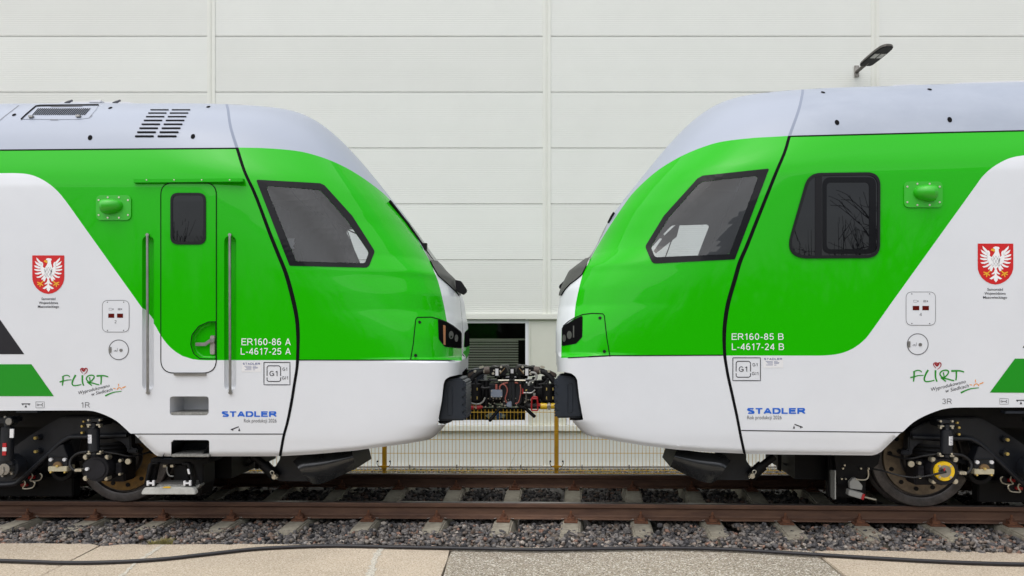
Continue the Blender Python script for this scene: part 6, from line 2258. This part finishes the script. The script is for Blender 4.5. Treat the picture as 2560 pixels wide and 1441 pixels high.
def underbody_left(t):
    mb = MB()                                               # front plough: bracket, curved smoked shield, strut with pin
    t.ext(mb, [(700, 1136), (770, 1136), (790, 1160), (800, 1204), (697, 1204), (687, 1195), (684, 1174), (692, 1160), (699, 1150)], -.95, .06)
    pb = mb.build("plough", M['navy'], t.root, bevel=.006)
    mb = MB()
    rows = []
    top = crom([(733, 1154), (752, 1140), (800, 1134), (878, 1124)], 6)
    bot = crom([(771, 1204), (787, 1211), (815, 1206), (890, 1172)], 6)
    n = len(top); V = []
    for j in range(7):
        s = j / 6
        for i in range(n):
            q = top[i] * (1 - s) + bot[i] * s
            V.append(t.at(q[0], q[1], -1.02 - .10 * math.sin(math.pi * (.15 + .8 * s))))
    k = len(V)
    V += [v + Vector(t.n) * .02 for v in V]
    Fc = [(j * n + i, j * n + i + 1, (j + 1) * n + i + 1, (j + 1) * n + i) for j in range(6) for i in range(n - 1)]
    Fc += [tuple(k + a for a in f[::-1]) for f in Fc]
    mb.add(V, Fc)
    e = [V[j * n + n - 1] for j in range(7)]
    q = [p + Vector(t.n) * .5 + Vector((.03, 0, .01)) for p in e]
    mb.mi = 1
    mb.add(e + q, [(i, i + 1, 8 + i, 7 + i) for i in range(6)])
    mb.build("shield", [M['perspex'], M['visor']], pb, smooth=True)
    mb = MB()
    mb.cyl(t.at(634, 1141, -1.0), t.at(672, 1172, -1.0), .034, n=16)
    mb.cyl(t.at(660, 1162, -1.0), t.at(692, 1195, -1.0), .050, n=16)
    mb.build("strut", M['black'], pb, bevel=.004, smooth=True)
    pin(t, pb, 685, 1193, 1)
    mb = MB()                                               # folding foot step
    t.ext(mb, [(361, 1219.5), (481, 1219.5), (488, 1230), (488, 1237), (353, 1237), (353.5, 1230)], -1.36, .06)
    fs = mb.build("foot_step", M['steppaint'], t.root, bevel=.006)
    mb = MB()
    t.ext(mb, [(392, 1212), (476, 1212), (481, 1220), (361, 1220)], -1.33, .22)
    t.ext(mb, [(482, 1218), (499, 1211), (500, 1216), (487, 1227)], -1.30, .1)
    mb.build("tread", M['grating'], fs, bevel=.004)
    mb = MB()
    t.ext(mb, [(370, 1160), (374, 1157.5), (394, 1157.5), (396, 1161), (379, 1161.5), (366, 1211), (390, 1211), (392, 1216), (362, 1217), (359, 1212)], -1.34, .06)
    t.ext(mb, [(376, 1161), (392, 1161), (384, 1205), (366, 1211)], -1.28, .06)
    t.ext(mb, [(452, 1157.5), (469, 1157.5), (474, 1162), (485, 1210), (481, 1216), (458, 1216), (459, 1211), (478, 1210), (467, 1163), (453, 1162)], -1.34, .06)
    t.ext(mb, [(430, 1163), (465, 1163), (474, 1205), (462, 1203), (444, 1194)], -1.15, .1)
    t.ext(mb, [(376, 1146), (524, 1146), (520, 1160), (376, 1160)], -1.2, .3)
    t.ext(mb, [(484, 1158), (508, 1158), (508, 1212), (500, 1240), (492, 1243), (487, 1232), (500, 1215)], -1.18, .25)
    mb.build("hanger", M['black'], fs, bevel=.006)
    mb = MB()
    for x in (366, 458):
        t.ext(mb, [(x, 1203), (x + 5, 1203), (x + 5, 1207), (x + 14, 1207), (x + 14, 1202), (x + 19, 1202), (x + 19, 1215), (x + 14, 1215), (x + 14, 1211), (x + 5, 1211), (x + 5, 1215), (x, 1215)], -1.36, .02)
    t.ext(mb, [(467, 1173), (472, 1173), (475, 1186), (470, 1186)], -1.35, .01)
    mb.build("clamp", M['label'], fs, bevel=.002)
    mb = MB(); t.ext(mb, [(412, 1217), (427, 1217), (425, 1221), (405, 1220)], -1.363, .004); mb.build("paint_mark", M['yellow'], fs)
    mb = MB()
    mb.tube([t.at(417, 1167, -1.2), t.at(418, 1180, -1.2), t.at(424, 1190, -1.2), t.at(434, 1191, -1.2)], .0065, n=6)
    mb.build("grey_pipe", M['hosegrey'], fs)
    mb = MB()
    for x in (411, 429):
        t.ext(mb, [(x - 4, 1163), (x + 4, 1163), (x + 4, 1169), (x - 4, 1169)], -1.21, .04)
    mb.build("fitting", M['bolt'], fs, bevel=.002)
    mb = MB()                                               # tank and pipework further in
    mb.lathe(t.at(500, 1140, -.3), Vector(t.n), [(0, 0), (.245, 0), (.245, .5), (0, .5)], 36)
    t.ext(mb, [(555, 1177), (580, 1168), (578, 1150), (590, 1139), (600, 1139), (598, 1152), (604, 1162), (612, 1166), (600, 1176)], -.25, .1)
    t.ext(mb, [(596, 1141), (626, 1141), (634, 1155), (622, 1165), (604, 1170), (601, 1166), (620, 1160), (628, 1153), (622, 1146), (598, 1146)], -.25, .06)
    t.ext(mb, [(637, 1140), (647, 1140), (646, 1173), (638, 1173)], -.1, .04)
    mb.build("sand_pipe", M['black'], t.root)

def pin(t, par, x, y, d):
    mb = MB()
    t.cylpx(mb, x, y, -1.09, .022, .06, 16)
    t.cylpx(mb, x, y, -1.10, .011, .04, 12)
    mb.tube([t.at(x + dx * d, y + dy, -1.09) for dx, dy in ((8, 6), (-2, -2), (-8, -8), (-9, -13), (-4, -15), (0, -11), (-2, -4), (10, 2))], .0045, n=6)
    mb.build("spring_pin", M['bolt'], par)

def underbody_right(t):
    mb = MB()
    t.ext(mb, [(1790, 1132), (1866, 1135), (1866, 1152), (1876, 1166), (1880, 1176), (1873, 1201), (1760, 1201), (1780, 1160)], -.95, .06)
    pb = mb.build("plough", M['navy'], t.root, bevel=.006)
    mb = MB()
    top = crom([(1692, 1124), (1750, 1131), (1805, 1137), (1827, 1152)], 6)
    bot = crom([(1676, 1168), (1735, 1197), (1772, 1208), (1790, 1203)], 6)
    n = len(top); V = []
    for j in range(7):
        s = j / 6
        for i in range(n):
            q = top[i] * (1 - s) + bot[i] * s
            V.append(t.at(q[0], q[1], -1.02 - .10 * math.sin(math.pi * (.15 + .8 * s))))
    k = len(V)
    V += [v + Vector(t.n) * .02 for v in V]
    Fc = [(j * n + i, j * n + i + 1, (j + 1) * n + i + 1, (j + 1) * n + i) for j in range(6) for i in range(n - 1)]
    Fc += [tuple(k + a for a in f[::-1]) for f in Fc]
    mb.add(V, Fc)
    e = [V[j * n] for j in range(7)]
    q = [p + Vector(t.n) * .5 + Vector((-.03, 0, .01)) for p in e]
    mb.mi = 1
    mb.add(e + q, [(i, i + 1, 8 + i, 7 + i) for i in range(6)])
    mb.build("shield", [M['perspex'], M['visor']], pb, smooth=True)
    mb = MB()
    mb.cyl(t.at(1936, 1141, -1.0), t.at(1893, 1175, -1.0), .034, n=16)
    mb.cyl(t.at(1907, 1163, -1.0), t.at(1876, 1192, -1.0), .050, n=16)
    mb.build("strut", M['black'], pb, bevel=.004, smooth=True)
    pin(t, pb, 1881, 1191, -1)
    mb = MB()
    t.ext(mb, [(1944, 1138), (1954, 1138), (1953, 1180), (1945, 1176)], -.3, .05)
    t.ext(mb, [(1957, 1160), (1985, 1164), (1990, 1140), (2026, 1140), (2033, 1156), (2016, 1158), (2012, 1168), (2032, 1180), (2000, 1181), (1975, 1170)], -.3, .06)
    t.ext(mb, [(2028, 1137), (2090, 1137), (2086, 1250), (2078, 1250), (2077, 1196), (2062, 1186), (2046, 1164)], -.2, .1)
    t.ext(mb, [(2086, 1138), (2200, 1138), (2196, 1160), (2160, 1192), (2150, 1212), (2095, 1212)], -.9, .2)
    t.ext(mb, [(2086, 1140), (2120, 1140), (2118, 1260), (2090, 1256)], -.6, .2)
    mb.build("sand_pipe", M['black'], t.root)
    mb = MB()
    t.ext(mb, [(2076, 1176), (2090, 1176), (2090, 1249), (2084, 1250), (2077, 1243)], -1.12, .03)
    mb.mi = 1
    t.ext(mb, [(2086, 1176), (2090.5, 1176), (2090.5, 1249), (2086, 1249)], -1.125, .02)
    mb.build("hanging_plate", [M['visor'], M['hosegrey']], t.root, bevel=.003)
    mb = MB()
    t.ext(mb, [(2124, 1206), (2132, 1197), (2140, 1195), (2157, 1215), (2155, 1226), (2125, 1222)], -1.0, .05)
    t.ext(mb, [(2123, 1225), (2160, 1235), (2155, 1249), (2121, 1239)], -1.05, .08)
    mg = mb.build("sanding_nozzle", M['hosegrey'], t.root, bevel=.004)
    mb = MB(); t.ext(mb, [(2157, 1236), (2163, 1237), (2159, 1250), (2153, 1249)], -1.06, .09); mb.build("band", M['red'], mg)
    mb = MB(); mb.cyl(t.at(2161, 1243, -1.0), t.at(2190, 1250, -1.0), .009, n=10)
    mb.tube([t.at(2170, 1174, -1.0), t.at(2171, 1190, -1.0), t.at(2165, 1199, -1.0), t.at(2150, 1200, -1.0), t.at(2140, 1198, -1.0)], .007, n=6)
    mb.build("rod", M['bolt'], mg)
    mb = MB()
    for x, y in ((2105, 1198), (2115, 1198), (2153, 1172), (2173, 1172), (2112, 1164), (2108, 1172)):
        t.cylpx(mb, x, y, -.93, .008, .04, 8)
    mb.build("bolt", M['bolt'], t.root)

# ---------------------------------------------------------------- couplers (scale of the enlarged photo: 9.008)
def coupler(t):
    Lf = t.side == 'L'
    yp = 0.0
    W = lambda X, Y: (1150 + X / 9.008, 900 + Y / 9.008)
    def mx(X): return X
    def E(mb, pts, yc, th): t.ext(mb, [W(*p) for p in pts], yc, th)
    def TB(mb, pts, yc, r, n=8): mb.tube([t.at(*W(*p), yc) for p in pts], r, n=n)
    mir = (lambda pts: pts) if Lf else (lambda pts: [(2335 - x, y) for x, y in pts])
    mb = MB()
    if Lf:
        E(mb, [(955, 470), (1100, 440), (1160, 430), (1160, 1080), (1040, 1080), (955, 1000)], -.16, .32)
        E(mb, [(1095, 445), (1160, 430), (1160, 1085), (1095, 1085)], -.20, .40)
    else:
        E(mb, [(1170, 430), (1240, 445), (1390, 540), (1390, 960), (1300, 1040), (1170, 1040)], -.16, .32)
        E(mb, [(1170, 430), (1235, 445), (1235, 1020), (1170, 1020)], -.20, .40)
    E(mb, mir([(220, 640), (420, 600), (640, 560), (960, 560), (960, 900), (640, 930), (420, 890), (220, 880)]), -.10, .2)
    head = mb.build("coupler", M['navy'], t.root, bevel=.008)
    mb = MB()
    mb.cyl(t.at(*W(*mir([(1000, 750)])[0]), 0), t.can(-1.3, 0, t.at(*W(1000, 750), 0).z - (t.O[2])), .105, n=24)
    mb.cyl(t.at(*W(*mir([(560, 750)])[0]), 0), t.at(*W(*mir([(410, 750)])[0]), 0), .14, n=24)
    mb.cyl(t.at(*W(*mir([(330, 540)])[0]), -.2), t.at(*W(*mir([(330, 920)])[0]), -.2), .075, n=20)
    mb.cyl(t.at(*W(*mir([(590, 470)])[0]), -.1), t.at(*W(*mir([(590, 1060)])[0]), -.1), .030, n=14)
    mb.cyl(t.at(*W(*mir([(520, 460)])[0]), -.05), t.at(*W(*mir([(520, 600)])[0]), -.05), .055, n=14)
    mb.build("shaft", M['black'], head, smooth=True)
    mb = MB()
    for X, Y0, Y1 in ((240, 630, 690), (385, 630, 690), (243, 830, 890), (385, 830, 890)):
        E(mb, mir([(X - 9, Y0), (X + 9, Y0), (X + 9, Y1), (X - 9, Y1)]), -.29, .02)
    mb.build("bolt", M['brass'], head)
    mb = MB()                                               # electric head on top
    E(mb, mir([(665, 190), (700, 165), (880, 160), (1060, 165), (1090, 210), (1060, 300), (1000, 365), (860, 350), (790, 375), (665, 365)]), -.14, .28)
    E(mb, mir([(880, 360), (1110, 360), (1110, 440), (980, 440)]), -.08, .16)
    if Lf:
        E(mb, [(1110, 190), (1260, 190), (1260, 440), (1110, 440)], -.06, .12)
    else:
        E(mb, [(1250, 300), (1420, 420), (1430, 560), (1380, 560), (1380, 450), (1240, 370)], -.12, .03)
    eh = mb.build("electric_head", M['black'], head, bevel=.006)
    mb = MB()
    E(mb, mir([(690, 150), (760, 140), (800, 155), (870, 148), (900, 130), (1010, 125), (1060, 115), (1085, 160), (1085, 280), (1070, 280), (1055, 200), (1000, 160), (700, 175)]), -.15, .3)
    mb.build("cover_edge", M['visor'], eh, bevel=.004)
    mb = MB()
    E(mb, mir([(795, 200), (865, 200), (865, 355), (795, 355)]), -.147, .006)
    if Lf: E(mb, [(1140, 210), (1205, 210), (1205, 305), (1140, 305)], -.066, .006)
    E(mb, mir([(1030, 380), (1105, 375), (1105, 395), (1030, 395)]), -.10, .02)
    mb.mi = 1
    E(mb, mir([(890, 315), (1000, 180), (1015, 190), (905, 325)]), -.155, .015)
    mb.mi = 2
    for X, Y, r in ((745, 310, .013), (765, 240, .008), (925, 160, .012), (915, 270, .010), (1410 if False else 905, 250, .008)):
        t.cylpx(mb, *W(*mir([(X, Y)])[0]), -.152, r, .02, 10)
    mb.build("plates", [M['label'], M['bronze'], M['bolt']], eh)
    mb = MB()                                               # thick cable from the electric head
    TB(mb, mir([(680, 235), (560, 245), (430, 280), (330, 360), (240, 470), (170, 580), (120, 640), (40, 690)]), -.10, .030, 12)
    TB(mb, mir([(350, 420), (360, 520), (420, 600), (540, 640), (680, 625)]), -.22, .0125)
    TB(mb, mir([(640, 455), (860, 465), (1160, 465)]), -.20, .012)
    hz = mb.build("jumper_cable", M['rubber'], head, smooth=True)
    mb = MB()
    mb.cyl(t.at(*W(*mir([(670, 235)])[0]), -.10), t.at(*W(*mir([(545, 245)])[0]), -.10), .041, n=16)
    mb.build("sleeve", M['brownbox'], hz, smooth=True)
    mb = MB()
    E(mb, mir([(165, 320), (320, 245), (370, 240), (370, 285), (300, 330), (180, 420)]), .1, .12)
    mb.build("terminal_box", M['brownbox'], head, bevel=.008)
    mb = MB()
    for p in ((460, 170), (500, 160), (335, 260)):
        t.cylpx(mb, *W(*mir([p])[0]), -.13, .014, .03, 8)
    E(mb, mir([(530, 225), (545, 225), (545, 300), (530, 300)]), -.15, .02)
    TB(mb, mir([(860, 465), (1100, 463)]), -.235, .009)
    mb.build("clip", M['bolt'], head)
    mb = MB()                                               # clutter of small dark fittings under the shaft
    r = random.Random(4 if Lf else 9)
    for _ in range(26):
        X, Y = r.uniform(560, 1120), r.uniform(900, 1060)
        p = mir([(X, Y)])[0]
        a, b = r.uniform(12, 50), r.uniform(12, 40)
        E(mb, [(p[0] - a, p[1] - b), (p[0] + a, p[1] - b), (p[0] + a, p[1] + b), (p[0] - a, p[1] + b)], r.uniform(-.15, .1), r.uniform(.04, .1))
    for _ in range(16):
        X, Y = r.uniform(380, 960), r.uniform(380, 620)
        p = mir([(X, Y)])[0]
        a, b = r.uniform(15, 60), r.uniform(12, 40)
        E(mb, [(p[0] - a, p[1] - b), (p[0] + a, p[1] - b), (p[0] + a, p[1] + b), (p[0] - a, p[1] + b)], r.uniform(-.08, .15), r.uniform(.05, .12))
    mb.build("fittings", M['black'], head, bevel=.004)
    mb = MB()
    for _ in range(18):
        X, Y = r.uniform(560, 1130), r.uniform(860, 1070)
        t.cylpx(mb, *W(*mir([(X, Y)])[0]), -.17, r.uniform(.004, .008), .03, 6)
    mb.build("small_bolt", M['bolt'], head)
    if Lf:
        mb = MB(); mb.cyl(t.at(*W(910, 1080), -.15), t.at(*W(655, 1385), -.19), .018, n=14); mb.build("uncoupling_handle", M['black'], head, bevel=.006, smooth=True)
        mb = MB(); E(mb, [(692, 680), (952, 680), (952, 850), (692, 850)], -.26, .08); jb = mb.build("junction_box", M['junction'], head, bevel=.006)
        mb = MB()
        for p in ((712, 700), (932, 700), (712, 832), (932, 832)): t.cylpx(mb, *W(*p), -.263, .006, .01, 8)
        for X in (750, 822, 895): mb.cyl(t.at(*W(X, 850), -.23), t.at(*W(X, 885), -.23), .008, n=8)
        mb.build("screw", M['bolt'], jb)
        mb = MB()
        TB(mb, [(820, 670), (818, 610), (818, 550)], -.23, .012)
        TB(mb, [(893, 670), (900, 600), (940, 555), (1000, 530), (1080, 515)], -.23, .008)
        TB(mb, [(960, 545), (1030, 590), (1065, 680), (1045, 780), (1018, 880), (1050, 975)], -.24, .006)
        mb.build("red_wire", M['redpale'], head, smooth=True)
        mb = MB(); TB(mb, [(115, 855), (200, 940), (310, 990), (430, 995), (520, 940), (565, 850)], -.26, .0085); mb.build("grey_hose", M['hosegrey'], head, smooth=True)
        mb = MB()
        mb.cyl(t.at(*W(222, 1072), -.24), t.at(*W(305, 1072), -.24), .024, n=16)
        mb.cyl(t.at(*W(385, 1070), -.24), t.at(*W(510, 1062), -.24), .026, .014, n=16)
        mb.mi = 1
        mb.cyl(t.at(*W(300, 1070), -.24), t.at(*W(395, 1070), -.24), .012, n=12); mb.cyl(t.at(*W(340, 1066), -.24), t.at(*W(382, 1066), -.24), .022, n=6)
        mb.mi = 2
        mb.cyl(t.at(*W(245, 1022), -.18), t.at(*W(470, 1020), -.18), .016, n=10)
        mb.build("red_coupling", [M['red'], M['bolt'], M['yellow']], head, bevel=.002)
        mb = MB(); E(mb, [(1045, 985), (1110, 940), (1160, 940), (1160, 1080), (1040, 1055)], -.25, .08); mb.build("latch", M['junction'], head, bevel=.006)
    else:
        mb = MB(); mb.cyl(t.at(*W(1440, 1060), -.15), t.at(*W(1690, 1290), -.19), .018, n=14); mb.build("uncoupling_handle", M['black'], head, bevel=.006, smooth=True)
        mb = MB(); TB(mb, [(1235, 515), (1310, 525)], -.23, .008); TB(mb, [(1358, 560), (1370, 700), (1350, 850), (1310, 960), (1240, 990)], -.23, .006); mb.build("red_wire", M['redpale'], head, smooth=True)
        mb = MB(); TB(mb, [(1590, 290), (1690, 300), (1725, 380), (1690, 450), (1580, 490), (1545, 580)], -.20, .012); mb.build("grey_hose", M['hosegrey'], head, smooth=True)
        mb = MB()
        o = rounded([(1645, 840), (1740, 840), (1755, 1140), (1610, 1140), (1615, 880)], 25)
        mb.tube([t.at(*W(*p), -.28) for p in o + o[:2]], .0085, n=8, sub=1)
        mb.cyl(t.at(*W(1630, 875), -.28), t.at(*W(1750, 875), -.28), .009, n=8)
        E(mb, [(1750, 980), (1800, 985), (1815, 1020), (1800, 1050), (1750, 1040), (1750, 1025), (1785, 1018), (1750, 1000)], -.29, .02)
        E(mb, [(1403, 650), (1422, 650), (1430, 770), (1400, 770)], -.27, .02)
        mb.build("red_handle", M['red'], head, smooth=True)
        mb = MB()
        mb.cyl(t.at(*W(1815, 1045), -.25), t.at(*W(1965, 1045), -.25), .032, n=16)
        mb.cyl(t.at(*W(2050, 1040), -.25), t.at(*W(2140, 1040), -.25), .031, n=16)
        mb.mi = 1
        mb.cyl(t.at(*W(1960, 1043), -.25), t.at(*W(2055, 1043), -.25), .026, n=8); mb.cyl(t.at(*W(1985, 1043), -.25), t.at(*W(2030, 1043), -.25), .040, n=6)
        mb.mi = 2
        TB(mb, [(1500, 960), (1540, 1030), (1640, 1045), (1820, 1045)], -.22, .028, 10)
        mb.build("yellow_coupling", [M['yellow'], M['galv'], M['rubber']], head, smooth=True)
        mb = MB()
        mb.cyl(t.at(*W(1425, 745), -.26), t.at(*W(1600, 745), -.26), .009, n=8); mb.cyl(t.at(*W(1492, 690), -.26), t.at(*W(1492, 940), -.26), .009, n=8)
        TB(mb, [(1540, 750), (1620, 740), (1690, 680)], -.27, .008)
        E(mb, [(1645, 750), (1700, 750), (1695, 840), (1650, 840)], -.26, .03)
        mb.mi = 1
        E(mb, [(1470, 672), (1512, 672), (1508, 698), (1474, 698)], -.27, .03)
        mb.build("air_cock", [M['steel'], M['brass']], head)
        mb = MB(); TB(mb, [(1340, 1030), (1380, 1065), (1440, 1060), (1470, 1010)], -.24, .006); TB(mb, [(1790, 900), (1850, 950), (1950, 960), (2080, 920)], -.2, .008)
        TB(mb, [(1760, 560), (1880, 540), (1990, 440)], -.15, .010)
        mb.build("cable_loop", M['rubber'], head, smooth=True)

# ================================================================== build both trains
DL['h_up'] = rrect(424.5, 991.5, 521.5, 1038.5, 8)
DL['h_lo'] = rounded([(428, 1100.5), (523, 1100.5), (523.5, 1150), (428, 1150)], [6, 6, 0, 0])
DL['h_handle'] = rounded([(540, 805), (522, 805), (497, 816), (480, 838), (477, 862), (484, 884), (500, 897), (540, 898)], [1, 8, 14, 14, 14, 14, 8, 1], 3)
DL['holes'] = [DL['h_up'], DL['h_lo'], DL['h_handle'], rrect(355.5, 591, 384.5, 976, 14, 8), rrect(560.5, 591, 590.5, 976, 14.5, 8)]
TL = Train('L', "left green and white train car with a crew door, numbered ER160-86 A")
build_shell(TL, DL)
build_marks(TL, DL)
details_left(TL, DL)
bogie(TL, lambda x, y: (x, y), 0.0, 312, M['disc_gold'])
underbody_left(TL)
coupler(TL)
TR = Train('R', "right green and white train car with a black framed side window, numbered ER160-85 B")
build_shell(TR, DR)
build_marks(TR, DR)
details_right(TR, DR)
bogie(TR, lambda x, y: (2361 + (240 - x) * 1.04, 1177 + (y - 1170) * 1.035), .039, 2300, M['disc_brown'])
underbody_right(TR)
coupler(TR)

# ================================================================== small separate pieces become separate parts
def islands(me):
    n = len(me.vertices)
    par = list(range(n))
    def find(a):
        while par[a] != a:
            par[a] = par[par[a]]; a = par[a]
        return a
    for e in me.edges:
        a, b = find(e.vertices[0]), find(e.vertices[1])
        if a != b: par[a] = b
    return [find(i) for i in range(n)]
def separate(o):
    me = o.data
    lab = islands(me)
    ids = sorted(set(lab))
    if len(ids) < 2: return
    vi = {}
    groups = {k: ([], [], []) for k in ids}
    for i, k in enumerate(lab):
        vi[i] = len(groups[k][0]); groups[k][0].append(tuple(me.vertices[i].co))
    for p in me.polygons:
        k = lab[p.vertices[0]]
        groups[k][1].append([vi[v] for v in p.vertices]); groups[k][2].append((p.material_index, p.use_smooth))
    first = True
    for k in ids:
        v, f, a = groups[k]
        m2 = bpy.data.meshes.new(o.name.split('.')[0])
        m2.from_pydata(v, [], f)
        for m in me.materials: m2.materials.append(m)
        for q, p in enumerate(m2.polygons):
            p.material_index, p.use_smooth = a[q]
        m2.update()
        if first:
            o.data = m2; first = False
        else:
            c = bpy.data.objects.new(o.name.split('.')[0], m2)
            COL.objects.link(c)
            c.parent = o.parent
SEP = {"bolt", "screw", "disc_bolt", "catch", "strap", "clamp", "fitting", "panel_gap", "bright_clip", "display", "lifting_hole", "hook", "hose_coupling", "end_eye", "lens", "lamp_unit", "roof_box", "grey_pipe",
       "paint_stripe", "wiper", "brake_hose", "sand_pipe", "red_wire", "jumper_cable", "clip", "small_bolt", "cable_loop", "sanding_nozzle", "rod", "side_skirt", "body_side", "headlight", "gap_seal", "cab_rod"}
for o in list(scene.objects):
    if o.type == 'MESH' and o.name.split('.')[0] in SEP and o.parent is not None and len(o.data.vertices) < 200000:
        separate(o)
